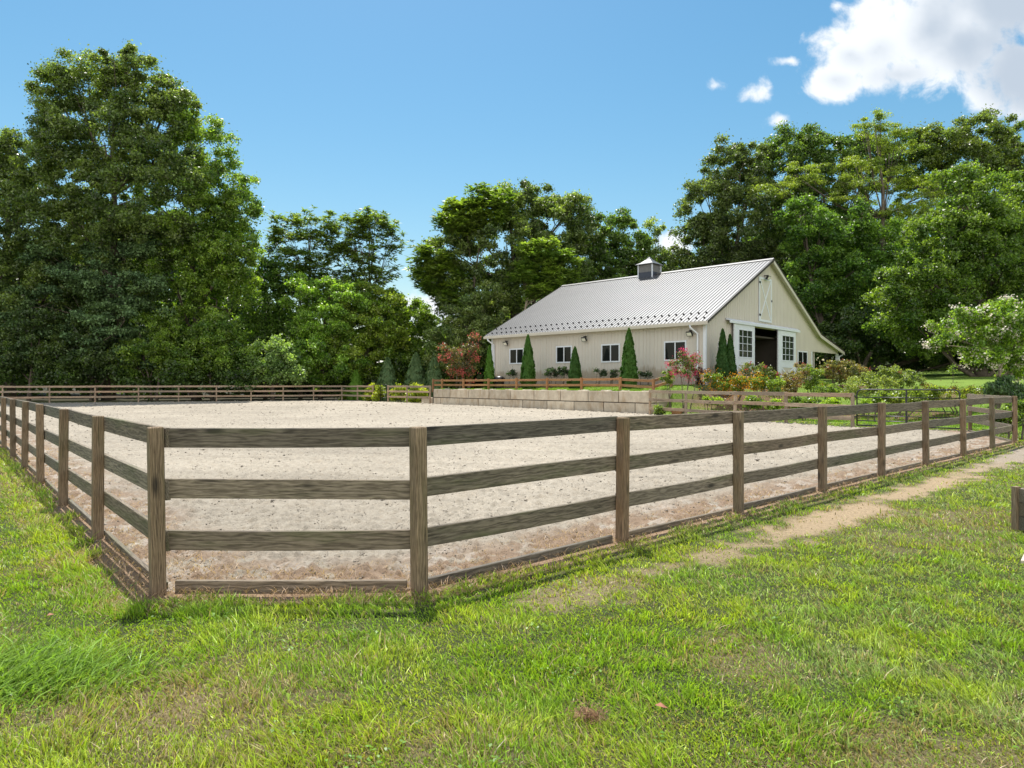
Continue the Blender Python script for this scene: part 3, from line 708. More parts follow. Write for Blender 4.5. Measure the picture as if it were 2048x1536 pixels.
# gutter and fascia
zg = ZE - SL * OH
MB().prism([(-OH - .12, zg - .02), (-OH - .10, zg - .11), (-OH - .01, zg - .13), (-OH, zg + .09), (-OH - .02, zg + .09), (-OH - .03, zg - .09), (-OH - .09, zg - .08), (-OH - .11, zg + .04), (-OH - .13, zg + .04)], -OG, BL + OG, 1).build('gutter', M_cream, barn)
MB().box(-OH + .005, -.002, -OG + .03, BL + OG - .03, zg - .10, zg - .07).build('eave_soffit', M_cream, barn)
def spout(y, side):
    b = MB(); b.tube([(-OH - .06, y, zg - .1), (-OH - .06, y, zg - .22), (-.10, y + side * .25, zg - .55), (-.09, y + side * .25, .75), (-.10, y + side * .25, .45), (-.32, y + side * .3, .25)], .055, 8)
    b.build('downspout', M_white, barn, smooth=True)
spout(lt(1383, .3), -1); spout(BL - .05, -1)
# right side gutter pipe of the lean-to
MB().tube([(LW + .40, -OG + .06, top(LW) - .22), (LW + .12, -.05, top(LW) - .42), (LW + .06, -.06, .1)], .05, 8).build('downspout', M_white, barn, smooth=True)
# corner trims
MB().box(-.03, .11, -.035, .0, -.5, ZE - .02).add([], []).box(-.035, .0, -.034, .12, -.5, ZE - .02).build('corner_trim', M_white, barn)
MB().box(-.033, -.001, BL - .12, BL + .02, -.5, ZE - .05).build('corner_trim', M_white, barn)
MB().box(L0 - .02, L0 + .14, -.035, .14, -.5, LZ).build('bay_post', M_white, barn)
MB().box(L1 - .03, LW + .02, -.035, .14, -.5, LZ + .02).build('bay_post', M_white, barn)
# snow guards
gme = MB(); gme.add([(0, -.05, 0), (0, .05, 0), (.10, -.04, .0), (.10, .04, 0), (.015, -.05, .11), (.015, .05, .11)], [(0, 1, 5, 4), (0, 4, 2), (1, 3, 5), (4, 5, 3, 2), (0, 2, 3, 1)])
g0_ = None; cnt = 0
y = .0
while y < BL + .2:
    for row in (0, 1):
        xg = .12 + .68 * row - .25; yy = y + (.225 if row else 0)
        if g0_ is None: g0_ = gme.build('snow_guard', M_black, roof); oo = g0_
        else:
            oo = g0_.copy(); COL.objects.link(oo); oo.parent = roof
        oo.location = (xg, yy, ZE + SL * xg + .10); oo.rotation_euler = (0, -math.atan(SL), 0); cnt += 1
    y += .47
# windows
def window(parent, w_, h_, mats, n=(1, 0), fw=.075):
    pass
def win_long(px0, px1, py0, py1, hid=None):
    y0, y1 = lt(px1, .04), lt(px0, .04); zc = lzz((px0 + px1) / 2, (py0 + py1) / 2, .04); hh = (lzz(px0, py0, .04) - lzz(px0, py1, .04)) / 2
    yc = (y0 + y1) / 2; hw = (y1 - y0) / 2; f = .085
    b = MB(); X0, X1 = -.062, -.002
    b.box(X0, X1, yc - hw, yc + hw, zc + hh - f, zc + hh).box(X0, X1, yc - hw, yc + hw, zc - hh, zc - hh + f)
    b.box(X0, X1, yc - hw, yc - hw + f, zc - hh + f, zc + hh - f).box(X0, X1, yc + hw - f, yc + hw, zc - hh + f, zc + hh - f)
    b.box(X0 + .01, X1, yc - .035, yc + .035, zc - hh + f, zc + hh - f)
    wn = b.build('window', M_white, barn)
    for s_ in (-1, 1):
        a, c = sorted((yc + s_ * .035, yc + s_ * (hw - f)))
        MB().box(-.035, -.004, a, c, zc - hh + f, zc + hh - f).build('pane', M_glass if s_ > 0 else M_glass, wn)
for q in ((1019, 1048, 697, 728), (1112, 1144, 692, 726), (1202.5, 1240, 688, 724.5), (1328, 1373, 682, 721.5)): win_long(*q)
def win_gable(px0, px1, py0, py1, f=.085):
    x0, x1 = gs(px0, .04), gs(px1, .04); z1 = gzz((px0 + px1) / 2, py0, .04); z0 = gzz((px0 + px1) / 2, py1, .04); b = MB(); Y0, Y1 = -.062, -.002
    b.box(x0, x1, Y0, Y1, z1 - f, z1).box(x0, x1, Y0, Y1, z0, z0 + f).box(x0, x0 + f, Y0, Y1, z0 + f, z1 - f).box(x1 - f, x1, Y0, Y1, z0 + f, z1 - f)
    xm = (x0 + x1) / 2; b.box(xm - .035, xm + .035, Y0 + .01, Y1, z0 + f, z1 - f)
    wn = b.build('window', M_white, barn)
    MB().box(x0 + f, xm - .035, -.035, -.004, z0 + f, z1 - f).build('pane', M_glass, wn); MB().box(xm + .035, x1 - f, -.035, -.004, z0 + f, z1 - f).build('pane', M_glass, wn)
win_gable(1437, 1455, 685, 722); win_gable(1595.5, 1615, 702, 733)
# sliding doors on the gable (hang 0.2 in front of the wall)
def sdoor(px0, px1, pyt, wpx0, wpx1, wy0, wy1):
    of = .20; x0, x1 = gs(px0, of), gs(px1, of); zt = gzz(px0, pyt, of); zb = .02; Y0, Y1 = -.22, -.16
    a0, a1 = gs(wpx0, of), gs(wpx1, of); wz1 = gzz(wpx0, wy0, of); wz0 = gzz(wpx0, wy1, of); st = .20; lz = wz0 - .42
    b = MB(); b.box(x0, a0 - .001, Y0, Y1, zb, zt).box(a1 + .001, x1, Y0, Y1, zb, zt).box(a0, a1, Y0, Y1, wz1, zt).box(a0, a1, Y0, Y1, lz, wz0)
    b.box(a0, a1, Y0, Y1, zb, zb + .18); d_ = b.build('sliding_door', M_white, barn)
    MB().box(a0, a1, -.185, -.165, zb + .18, lz).build('door_panel', M_siding, d_)
    for sgn in (1, -1):
        p0 = (a0, zb + .18) if sgn > 0 else (a0, lz); p1 = (a1, lz) if sgn > 0 else (a1, zb + .18)
        dx, dz = p1[0] - p0[0], p1[1] - p0[1]; l_ = math.hypot(dx, dz); nx_, nz_ = -dz / l_ * .06, dx / l_ * .06
        yy = -.212 if sgn > 0 else -.209
        MB().prism([(p0[0] - nx_, p0[1] - nz_), (p1[0] - nx_, p1[1] - nz_), (p1[0] + nx_, p1[1] + nz_), (p0[0] + nx_, p0[1] + nz_)], yy, -.186, 1).build('cross_brace', M_white, d_)
    b = MB(); fr = .07; b.box(a0, a1, Y0 - .03, Y0 - .002, wz1 - fr, wz1).box(a0, a1, Y0 - .03, Y0 - .002, wz0, wz0 + fr).box(a0, a0 + fr, Y0 - .03, Y0 - .002, wz0 + fr, wz1 - fr).box(a1 - fr, a1, Y0 - .03, Y0 - .002, wz0 + fr, wz1 - fr)
    for i in (1, 2): xm = a0 + (a1 - a0) * i / 3; b.box(xm - .015, xm + .015, -.215, -.19, wz0, wz1)
    for i in (1, 2, 3): zm = wz0 + (wz1 - wz0) * i / 4; b.box(a0, a1, -.217, -.192, zm - .015, zm + .015)
    b.build('muntin', M_white, d_); MB().box(a0, a1, -.19, -.18, wz0, wz1).build('pane', M_glass2, d_)
sdoor(1468, 1509, 645, 1476, 1504, 657, 715.5); sdoor(1556, 1591, 660, 1563, 1587, 669, 722)
x0, x1 = gs(1457, .2), gs(1598, .2); zt = (gzz(1457, 637, .2) + gzz(1598, 663, .2)) / 2
MB().prism([(-.03, zt + .12), (-.30, zt - .02), (-.30, zt - .16), (-.27, zt - .16), (-.27, zt - .03), (-.03, zt + .02)], x0, x1, 0).build('door_track', M_white, barn)
# loft door
x0, x1 = gs(1518, .05), gs(1543, .05); z1 = gzz(1530, 556, .05); z0 = gzz(1530, 644, .05); f = .13
b = MB(); Y0, Y1 = -.075, -.02; b.box(x0, x1, Y0, Y1, z1 - f, z1).box(x0, x1, Y0, Y1, z0, z0 + f).box(x0, x0 + f, Y0, Y1, z0 + f, z1 - f).box(x1 - f, x1, Y0, Y1, z0 + f, z1 - f)
ld_ = b.build('loft_door', M_white, barn)
MB().box(x0 + f, x1 - f, -.045, -.021, z0 + f, z1 - f).build('door_panel', M_siding, ld_)
for sgn in (1, -1):
    p0 = (x0 + f, z0 + f) if sgn > 0 else (x0 + f, z1 - f); p1 = (x1 - f, z1 - f) if sgn > 0 else (x1 - f, z0 + f)
    dx, dz = p1[0] - p0[0], p1[1] - p0[1]; l_ = math.hypot(dx, dz); nx_, nz_ = -dz / l_ * .05, dx / l_ * .05
    MB().prism([(p0[0] - nx_, p0[1] - nz_), (p1[0] - nx_, p1[1] - nz_), (p1[0] + nx_, p1[1] + nz_), (p0[0] + nx_, p0[1] + nz_)], -.072 + .003 * sgn, -.046, 1).build('cross_brace', M_white, ld_)
for (hx, hz) in ((x0 + .04, z1 - .35), (x0 + .04, z0 + .4), (x1 - .04, (z0 + z1) / 2)): MB().box(hx - .06, hx + .14 if hx < x1 - .2 else hx + .06, -.10, -.076, hz - .06, hz + .06).build('hinge', M_black, ld_)
# lamps
def flood(loc, rz, tilt=.5):
    M_ = Matrix.Translation(loc) @ Matrix.Rotation(rz, 4, 'Z') @ Matrix.Rotation(tilt, 4, 'X')
    b = MB(); b.box(-.17, .17, -.36, -.28, -.13, .13, M_)
    for i in range(5): b.box(-.14 + .07 * i - .008, -.14 + .07 * i + .008, -.28, -.22, -.10, .10, M_)
    b.box(-.03, .03, -.28, .06, -.03, .03, Matrix.Translation(loc) @ Matrix.Rotation(rz, 4, 'Z')); fl = b.build('floodlight', M_black, barn)
    MB().box(-.135, .135, -.368, -.361, -.10, .10, M_).build('lens', M_lens, fl)
for px, py in ((1010, 682), (1167, 673), (1378, 661)): flood(Vector((0, lt(px, .3), lzz(px, py, .3))), R(-90), .6)
flood(Vector((gs(1536, .25), 0, gzz(1536, 551, .25))), 0, .5)
# cupola
cu = bpy.data.objects.new('cupola', None); COL.objects.link(cu); cu.parent = barn
yc = float((np.array(along(1299, BC + e2 * HW, BC + e2 * HW + e1)) - BC) @ e1); cu.location = (HW, yc, ZR); dC = (BC + e2 * HW + e1 * yc)[1]
zt = zat(531, dC) - BZ - ZR; zm = zat(546, dC) - BZ - ZR; zb = -.55; hw = .58
MB().box(-hw, hw, -hw, hw, zb, zm).build('cupola_base', M_charcoal, cu)
b = MB(); b.box(-hw + .05, hw - .05, -hw + .05, hw - .05, zm, zt - .01)
n_ = 8
for i in range(n_):
    z = zm + (zt - zm) * (i + .2) / n_; hh = (zt - zm) / n_ * .55; b.box(-hw + .01, hw - .01, -hw + .01, hw - .01, z, z + hh)
b.build('louver', M_louver, cu)
for sx in (-1, 1):
    for sy in (-1, 1): MB().box(sx * hw - .035, sx * hw + .035, sy * hw - .035, sy * hw + .035, zb - .1, zt).build('corner_post', M_white, cu)
zp = zat(514, dC) - BZ - ZR; q = hw + .16; b = MB(); ring = []
for (r_, z_) in ((q, zt + .0), (q, zt + .04), (q * .62, zt + (zp - zt) * .30), (q * .3, zt + (zp - zt) * .62), (.02, zp)):
    ring.append((r_, z_))
for r_, z_ in ring: b.v += [(-r_, -r_, z_), (r_, -r_, z_), (r_, r_, z_), (-r_, r_, z_)]
for i in range(len(ring) - 1):
    for j in range(4): b.f.append((i * 4 + j, i * 4 + (j + 1) % 4, i * 4 + 4 + (j + 1) % 4, i * 4 + 4 + j))
b.f.append((3, 2, 1, 0)); b.build('cupola_roof', M_roof, cu)
# ------------------------------------------------------------------ vegetation
def clumps(blobs, cr, cd, rg, lo=.5):
    P = []; Bi = []
    for i, (c, r) in enumerate(blobs):
        n = max(5, int(cd * (r[0] * r[2]) / cr ** 2)); u_ = unit(rg.normal(size=(n, 3)))
        rad = (lo + (1.04 - lo) * rg.random(n) ** .6) * np.where(rg.random(n) < .22, rg.uniform(1.02, 1.22, n), 1)
        P.append(np.array(c) + u_ * np.array(r) * rad[:, None]); Bi += [i] * n
    return np.concatenate(P), np.array(Bi)
def foliage(P, Bi, blobs, n, cr, size, cols, rg, style='leaf', flat=.6, up=.35):
    nc = len(P); k = rg.integers(0, nc, n)
    if style == 'rosette':
        nr_ = 11; nc2 = n // nr_; kk = rg.integers(0, nc, nc2); ctr = P[kk] + rg.normal(size=(nc2, 3)) * cr * np.array((.6, .6, .4)); k = np.repeat(kk, nr_); n = len(k); ctr = np.repeat(ctr, nr_, 0)
        a = rg.uniform(0, 6.28, n); dr_ = unit(np.stack([np.cos(a), np.sin(a), rg.uniform(-.45, .45, n)], -1))
        ln = size * rg.uniform(1.6, 2.8, n); wd_ = ln * .26; pos = ctr + dr_ * ln[:, None] * .5; tn_ = dr_; nr = unit(np.array((0, 0, 1.)) + rg.normal(size=(n, 3)) * .35)
        nr = unit(nr - tn_ * (nr * tn_).sum(1)[:, None])
    else:
        ud = unit(rg.normal(size=(n, 3))); fl = rg.random(n) < .72; ud[:, 2] = np.where(fl, np.abs(ud[:, 2]), ud[:, 2])
        of = ud * np.array((1, 1, flat * 1.32)) * (cr * (.25 + .70 * rg.random(n) ** .8) * (.42 + .85 * rg.random(nc) ** 1.2)[k])[:, None]; pos = P[k] + of + rg.normal(size=(n, 3)) * np.where(rg.random((n, 1)) < .10, cr * .35, size * .4)
        nr = unit(np.array((0, 0, up)) + unit(of) * .45 + rg.normal(size=(n, 3)) * .75)
        if style == 'upright': nr = unit(unit(of * np.array((1, 1, .1))) + rg.normal(size=(n, 3)) * .5)
        tn_ = rg.normal(size=(n, 3)); 
        if style == 'upright': tn_ = np.array((0, 0, 1.)) + rg.normal(size=(n, 3)) * .4
        tn_ = unit(tn_ - nr * (nr * tn_).sum(1)[:, None]); ln = size * rg.uniform(.7, 1.5, n); wd_ = ln * (.62 if style == 'leaf' else .4)
    c0, c1 = np.array(cols[0]), np.array(cols[1]); q = np.clip(rg.random(nc)[k] * .75 + rg.random(n) * .35, 0, 1)[:, None]
    col = (c0 * (1 - q) + c1 * q) * rg.uniform(.35, 1.6, (n, 1)) * (1.75 if size > .15 else 1.4)
    return leafcards(pos, tn_, nr, ln, wd_, col)
def plant(name, label, cat, base, blobs, n, size, cols, seed, cr=.8, cd=4., trunk_r=.25, bark=None, style='leaf', flat=.6, group=None, lo=.5, twigs=6, stems=1, mat_=None, flowers=None, up=.35, crown_name='crown', zb=None, trunk_name='trunk'):
    rg = np.random.default_rng(seed); bz = ground_z(*base) if zb is None else zb
    e = empty(name, (base[0], base[1], bz), label, cat, group); O = np.array((base[0], base[1], bz))
    bl = []
    for (px, py, rx, ry, d) in blobs:
        bx, by = at(px, d); bl.append(((bx, by, zat(py, d)), (rx * d / F, (rx + ry) * .5 * d / F * .9, ry * d / F)))
    if size > .15: size *= 1.02; n = int(n * 1.65)
    if size > .15: cd *= 1.1
    P, Bi = clumps(bl, cr, cd, rg, lo)
    P[:, 2] = np.maximum(P[:, 2], bz + .05 * cr)
    V, Fq, c = foliage(P, Bi, bl, n, cr, size, cols, rg, style, flat, up)
    npmesh(crown_name, V - O, Fq, 4, mat_ or M_leaf, parent=e, col=c)
    if trunk_r:
        mb = MB(); rr = random.Random(seed)
        topz = max(b_[0][2] for b_ in bl); ctr = max(bl, key=lambda b_: b_[0][2])[0]
        for st in range(stems):
            bx, by = (rr.uniform(-.25, .25) * (stems > 1), rr.uniform(-.25, .25) * (stems > 1)); H = topz - bz; tx, ty = ctr[0] - base[0], ctr[1] - base[1]
            if stems > 1: tx += rr.uniform(-.4, .4) * H * .5; ty += rr.uniform(-.3, .3) * H * .5
            tr = []; m = 9
            for i in range(m):
                u_ = i / (m - 1); sw = .03 * H * math.sin(u_ * 5 + seed) * u_
                tr.append((bx + tx * u_ ** 1.3 + sw, by + ty * u_ ** 1.3 + rr.uniform(-.01, .01) * H, H * u_ - (.3 if i == 0 else 0)))
            mb.tube(tr, [trunk_r * (1.25 if i == 0 else 1) * (1 - .88 * i / (m - 1)) for i in range(m)], 8)
        for i, (c_, r_) in enumerate(bl):
            cc = np.array(c_) - O; sz = max(.12, min(.72, (cc[2] - 1.1 * r_[2]) / H if H > 0 else .2)); j = int(sz * (m - 1)); p0 = np.array(tr[j])
            q1 = p0 + (cc - p0) * .45 + np.array((0, 0, -.06 * H * rr.random())); r0 = trunk_r * (1 - .88 * sz) * .6
            mb.tube([p0, q1, cc], [r0, r0 * .7, r0 * .4], 6)
            cl = P[Bi == i]
            for q in rg.choice(len(cl), min(twigs, len(cl)), replace=False):
                w_ = cl[q] - O; md = (cc + w_) / 2 + rg.normal(size=3) * .08 * r_[0]; mb.tube([cc if rr.random() < .5 else q1, md, w_], [r0 * .35, r0 * .24, r0 * .1], 4)
        mb.build(trunk_name, bark or M_bark, e, smooth=True)
    if flowers:
        fn, fs, fc, fcr = flowers[:4]; k = rg.integers(0, len(P), max(3, fn // 14)); ctrs = P[k]
        cm = np.mean([b_[0] for b_ in bl], 0); ctrs = ctrs + unit(ctrs - cm) * cr * .5
        kk = rg.integers(0, len(ctrs), fn); pos = ctrs[kk] + rg.normal(size=(fn, 3)) * fcr
        if len(flowers) > 4: pos[:, 2] = np.maximum(pos[:, 2], bz + .1)
        nr = unit(rg.normal(size=(fn, 3)) + np.array((0, -.3, .5))); tn_ = unit(np.cross(nr, rg.normal(size=(fn, 3)))); ln = fs * rg.uniform(.6, 1.4, fn)
        col = np.array(fc) * rg.uniform(.6, 1.3, (fn, 1)); V, Fq, c = leafcards(pos, tn_, nr, ln, ln * .9, col)
        npmesh('blossoms', V - O, Fq, 4, M_petal, parent=e, col=c)
    return e
G_oak = ((.035, .062, .018), (.125, .165, .045)); G_mid = ((.04, .085, .014), (.16, .225, .035)); G_bright = ((.10, .17, .015), (.26, .34, .04))
G_loc = ((.10, .15, .02), (.20, .25, .04)); G_dark = ((.03, .055, .018), (.08, .115, .03)); G_pine = ((.04, .075, .035), (.09, .14, .055))
T = 'trees of the wood behind the arena'
plant('tall_tree', 'tallest broadleaf tree at the left rising above the others', 'tree', at(215, 60),
      [(150, 160, 66, 56, 60), (255, 138, 72, 36, 59), (110, 180, 44, 44, 61), (215, 165, 60, 44, 60), (320, 190, 50, 44, 60), (368, 225, 36, 34, 60), (120, 250, 62, 55, 60), (300, 250, 90, 60, 60), (210, 290, 120, 80, 59), (140, 390, 110, 90, 60), (290, 390, 130, 110, 58), (200, 500, 150, 100, 60), (340, 200, 42, 40, 61)],
      130000, .19, G_oak, 1, cr=.95, cd=3.6, trunk_r=.5, group=T)
plant('spreading_tree', 'broad light green tree leaning right beside the tallest left tree', 'tree', at(395, 61),
      [(390, 300, 72, 72, 61), (440, 385, 72, 66, 61), (480, 430, 42, 48, 60), (380, 430, 100, 90, 60), (430, 520, 85, 80, 61), (350, 560, 90, 80, 61), (455, 620, 60, 90, 62), (400, 690, 70, 60, 61), (330, 680, 50, 60, 60), (460, 490, 65, 60, 60)],
      85000, .19, G_mid, 2, cr=.8, cd=3.8, trunk_r=.4, group=T)
plant('edge_tree', 'dark tree cut by the left edge of the photo', 'tree', at(20, 60),
      [(50, 320, 66, 55, 60), (10, 300, 50, 36, 60), (-30, 380, 90, 70, 60), (40, 430, 100, 80, 59), (0, 540, 110, 90, 59), (60, 600, 90, 90, 60), (-60, 600, 100, 100, 60)],
      70000, .19, G_oak, 3, cr=.9, cd=3.2, trunk_r=.45, group=T)
plant('pine_tree', 'dark blue green pine with drooping limbs in front of the left trees', 'tree', at(190, 59),
      [(250, 500, 70, 44, 59), (150, 530, 100, 34, 59), (240, 570, 110, 40, 58), (110, 600, 100, 34, 59), (250, 640, 95, 40, 58), (60, 660, 90, 40, 59), (170, 690, 120, 40, 58), (300, 700, 70, 40, 59)],
      60000, .2, G_pine, 4, cr=.9, cd=3.6, trunk_r=.22, style='leaf', flat=.35, mat_=M_needle, bark=M_barkl, twigs=9)
plant('slender_tree', 'airy tree with thin bare stems, left of the pair against the sky', 'tree', at(600, 68),
      [(575, 462, 44, 26, 68), (620, 450, 46, 26, 68), (645, 500, 30, 34, 68), (556, 505, 26, 20, 69), (600, 520, 44, 24, 67), (590, 570, 30, 24, 68), (640, 560, 26, 24, 67)],
      6500, .22, ((.05, .085, .02), (.12, .16, .04)), 5, cr=.5, cd=2.6, trunk_r=.22, style='rosette', twigs=14, lo=.5, group='airy trees with bare stems')
plant('slender_tree', 'airy tree with thin bare stems, right of the pair against the sky', 'tree', at(722, 68),
      [(700, 455, 44, 26, 68), (750, 448, 44, 28, 68), (785, 480, 22, 36, 68), (722, 500, 44, 34, 67), (765, 545, 34, 18, 67), (680, 505, 30, 26, 68), (735, 560, 30, 26, 68), (690, 560, 26, 24, 67)],
      7500, .22, ((.05, .085, .02), (.12, .16, .04)), 6, cr=.5, cd=2.6, trunk_r=.24, style='rosette', twigs=14, lo=.5, group='airy trees with bare stems')
U_ = 'leafy trees at the wood edge'
us = [('bright_edge_tree', 'bright green leafy tree in the middle of the wood edge', (640, 64), [(640, 650, 50, 60, 64), (600, 600, 34, 44, 64), (690, 620, 40, 50, 63), (650, 720, 80, 50, 63), (660, 590, 26, 36, 64)], ((.06, .125, .018), (.19, .28, .045)), 40000),
      ('round_edge_tree', 'rounded tree with yellowish top below the airy pair', (735, 65), [(720, 640, 62, 66, 65), (745, 600, 50, 36, 65), (770, 660, 60, 60, 64), (720, 710, 80, 50, 64)], ((.06, .12, .012), (.17, .21, .03)), 38000),
      ('sloping_edge_tree', 'leafy tree sloping down to the gap of sky with the cloud', (835, 66), [(820, 660, 50, 56, 66), (855, 690, 44, 50, 66), (800, 620, 40, 36, 67), (850, 740, 60, 34, 65)], G_mid, 30000),
      ('dark_edge_tree', 'dark leafy tree right of the tall left trees', (530, 66), [(530, 620, 44, 66, 66), (570, 560, 50, 40, 67), (640, 580, 40, 30, 68), (700, 590, 40, 30, 68), (500, 690, 60, 60, 65), (580, 690, 50, 60, 66), (530, 560, 30, 40, 67)], ((.03, .07, .012), (.10, .16, .025)), 36000),
      ('low_edge_tree', 'low pale flecked tree behind the far fence at the centre left', (545, 59), [(545, 715, 46, 44, 59), (520, 750, 40, 26, 59), (575, 740, 34, 34, 59)], ((.08, .14, .05), (.17, .23, .08)), 14000)]
for i, (nm, lb, (px, d), bl, cl, n) in enumerate(us): plant(nm, lb, 'tree', at(px, d), bl, n, .19, cl, 20 + i, cr=.7, cd=4, trunk_r=.2, group=U_)
plant('vine_covered_tree', 'large dark tree with ragged rounded top behind the left end of barn', 'tree', at(1020, 66),
      [(1030, 405, 44, 42, 66), (1085, 410, 50, 32, 66), (1140, 420, 36, 38, 66), (1045, 440, 60, 46, 66), (1110, 450, 66, 50, 66), (940, 450, 66, 40, 66), (900, 500, 56, 40, 66), (1010, 510, 110, 70, 66), (1110, 530, 90, 70, 66), (880, 545, 46, 30, 65), (960, 600, 90, 70, 65), (1070, 620, 110, 80, 66), (1175, 480, 40, 44, 67)],
      95000, .2, G_oak, 31, cr=.9, cd=3.2, trunk_r=.5, style='leaf', group=T)
plant('vine_covered_tree', 'drooping fronded tree overhanging the gap of sky left of the barn', 'tree', at(915, 64),
      [(868, 520, 36, 22, 64), (855, 550, 24, 16, 64), (890, 570, 44, 24, 64), (920, 610, 36, 26, 64), (930, 440, 44, 34, 64), (985, 420, 40, 36, 64)],
      14000, .26, ((.045, .085, .015), (.11, .15, .03)), 32, cr=.8, cd=3.2, trunk_r=.22, style='rosette', twigs=8)
plant('ivy_tree', 'rounded dark tree just right of the large one above the roof', 'tree', at(1215, 68),
      [(1225, 470, 50, 42, 68), (1265, 500, 34, 46, 68), (1190, 520, 46, 50, 68), (1240, 560, 70, 60, 68), (1180, 600, 60, 60, 68)], 42000, .2, ((.03, .065, .012), (.09, .14, .025)), 33, cr=.75, cd=3.6, trunk_r=.35, group=T)
plant('locust_sapling', 'bright yellow green small tree with pale curved trunk above the roof edge', 'tree', at(1030, 61),
      [(1075, 500, 40, 18, 61), (1110, 520, 44, 16, 61), (1050, 545, 34, 18, 61), (1125, 550, 36, 18, 60.5), (1085, 585, 34, 14, 60.5)], 11000, .2, ((.055, .10, .02), (.15, .20, .045)), 34, cr=.6, cd=4, trunk_r=.2, bark=M_barkl, style='rosette', flat=.4, lo=.3, twigs=8)
plant('thin_tree', 'thin sparse tree standing against the cloud behind the cupola', 'tree', at(1305, 70),
      [(1310, 460, 16, 20, 70), (1300, 500, 24, 26, 70), (1335, 530, 34, 26, 70), (1290, 545, 30, 24, 70)], 5000, .2, ((.09, .13, .05), (.17, .21, .08)), 35, cr=.6, cd=3, trunk_r=.12, twigs=12, lo=.2)
plant('background_tree', 'pale green tree low behind the cupola', 'tree', at(1350, 72), [(1350, 540, 44, 36, 72), (1300, 570, 40, 30, 72), (1390, 560, 40, 50, 72)], 12000, .2, G_mid, 36, cr=.7, cd=3.4, trunk_r=.2)
plant('understory_tree', 'pale flecked leafy tree between the red blossom shrub and barn roof', 'tree', at(935, 60), [(930, 650, 48, 50, 60), (900, 700, 50, 50, 60), (970, 620, 50, 50, 61), (960, 690, 40, 50, 60)], 30000, .17, ((.06, .10, .03), (.15, .18, .06)), 37, cr=.6, cd=4, trunk_r=.18, group=U_)
for i, (px, py, d, lb) in enumerate(((60, 690, 57, 'low bushy tree by the far fence at the left edge'), (185, 705, 57.5, 'low bushy tree behind the far fence under the pine'), (310, 700, 58, 'low leafy tree behind the far fence right of the pine'), (425, 705, 58.5, 'low leafy tree behind the far fence below the leaning tree'))):
    plant('bushy_tree', lb, 'tree', at(px, d), [(px, py, 62, 52, d), (px - 40, py + 25, 44, 36, d), (px + 42, py + 20, 44, 40, d), (px + 10, py - 40, 40, 36, d)], 22000, .17, G_dark if i < 2 else G_mid, 50 + i, cr=.7, cd=3.6, trunk_r=.12, stems=2, group='low bushy trees behind the far fence')
# right wood
plant('oak_tree', 'grey green oak at the left end of the right wood above the roof peak', 'tree', at(1440, 68),
      [(1420, 420, 58, 66, 68), (1480, 350, 66, 60, 68), (1400, 500, 50, 60, 68), (1480, 450, 80, 80, 67), (1450, 560, 90, 70, 68), (1500, 320, 44, 30, 69), (1545, 560, 70, 70, 67)], 80000, .2, ((.045, .07, .022), (.10, .13, .04)), 41, cr=.9, cd=3.5, trunk_r=.5, group=T)
plant('oak_tree', 'dark oak with flat top left of the yellow green locust', 'tree', at(1600, 69),
      [(1590, 300, 60, 50, 69), (1640, 320, 66, 50, 69), (1560, 370, 66, 60, 69), (1650, 400, 80, 70, 68), (1600, 470, 100, 80, 68), (1700, 500, 90, 90, 68), (1685, 305, 50, 42, 70), (1740, 330, 60, 50, 70), (1800, 330, 60, 60, 70)], 85000, .2, ((.035, .07, .016), (.09, .135, .03)), 42, cr=.9, cd=3.5, trunk_r=.5, group=T)
plant('locust_tree', 'yellow green locust with feathery layers, highest point of right wood', 'tree', at(1755, 64),
      [(1760, 245, 40, 20, 64), (1730, 262, 26, 12, 64), (1790, 285, 56, 24, 64), (1710, 330, 60, 20, 64), (1770, 360, 80, 24, 64), (1700, 370, 54, 14, 63.5), (1690, 395, 36, 10, 63), (1860, 380, 80, 26, 64), (1590, 350, 50, 24, 64), (1560, 380, 50, 20, 64), (1800, 420, 90, 26, 64)],
      62000, .11, G_loc, 43, cr=.8, cd=4.5, trunk_r=.35, flat=.3, lo=.3, twigs=9)
plant('oak_tree', 'olive oak with bumpy crown near the upper right edge', 'tree', at(1940, 68),
      [(1965, 275, 56, 46, 68), (1880, 295, 54, 46, 68), (2010, 300, 40, 50, 68), (1920, 340, 90, 60, 68), (1850, 290, 40, 34, 69), (2080, 330, 66, 66, 69), (1990, 400, 90, 70, 69)], 62000, .2, ((.045, .075, .018), (.11, .14, .035)), 44, cr=.85, cd=3.5, trunk_r=.45, group=T)
plant('maple_tree', 'big bright green maple filling the right edge of the photo', 'tree', at(1960, 51),
      [(1980, 400, 80, 60, 51), (2050, 420, 70, 60, 51), (1900, 470, 80, 60, 51), (2000, 510, 100, 80, 50), (1860, 560, 90, 70, 51), (1960, 600, 110, 80, 50), (2070, 580, 80, 100, 50), (1800, 610, 70, 70, 52), (1920, 350, 40, 34, 52), (1850, 660, 80, 50, 51), (2010, 680, 110, 60, 50)],
      110000, .17, ((.035, .075, .012), (.115, .165, .028)), 45, cr=.8, cd=3.8, trunk_r=.4)
plant('maple_tree', 'mid green leafy tree in the right wood between the oaks and the roof slope', 'tree', at(1660, 60),
      [(1640, 480, 60, 60, 60), (1700, 560, 80, 70, 60), (1620, 580, 60, 60, 60), (1760, 500, 70, 60, 61), (1700, 450, 50, 44, 61), (1600, 430, 40, 40, 61)], 60000, .18, ((.03, .075, .012), (.12, .19, .03)), 46, cr=.8, cd=3.6, trunk_r=.35, group=T)
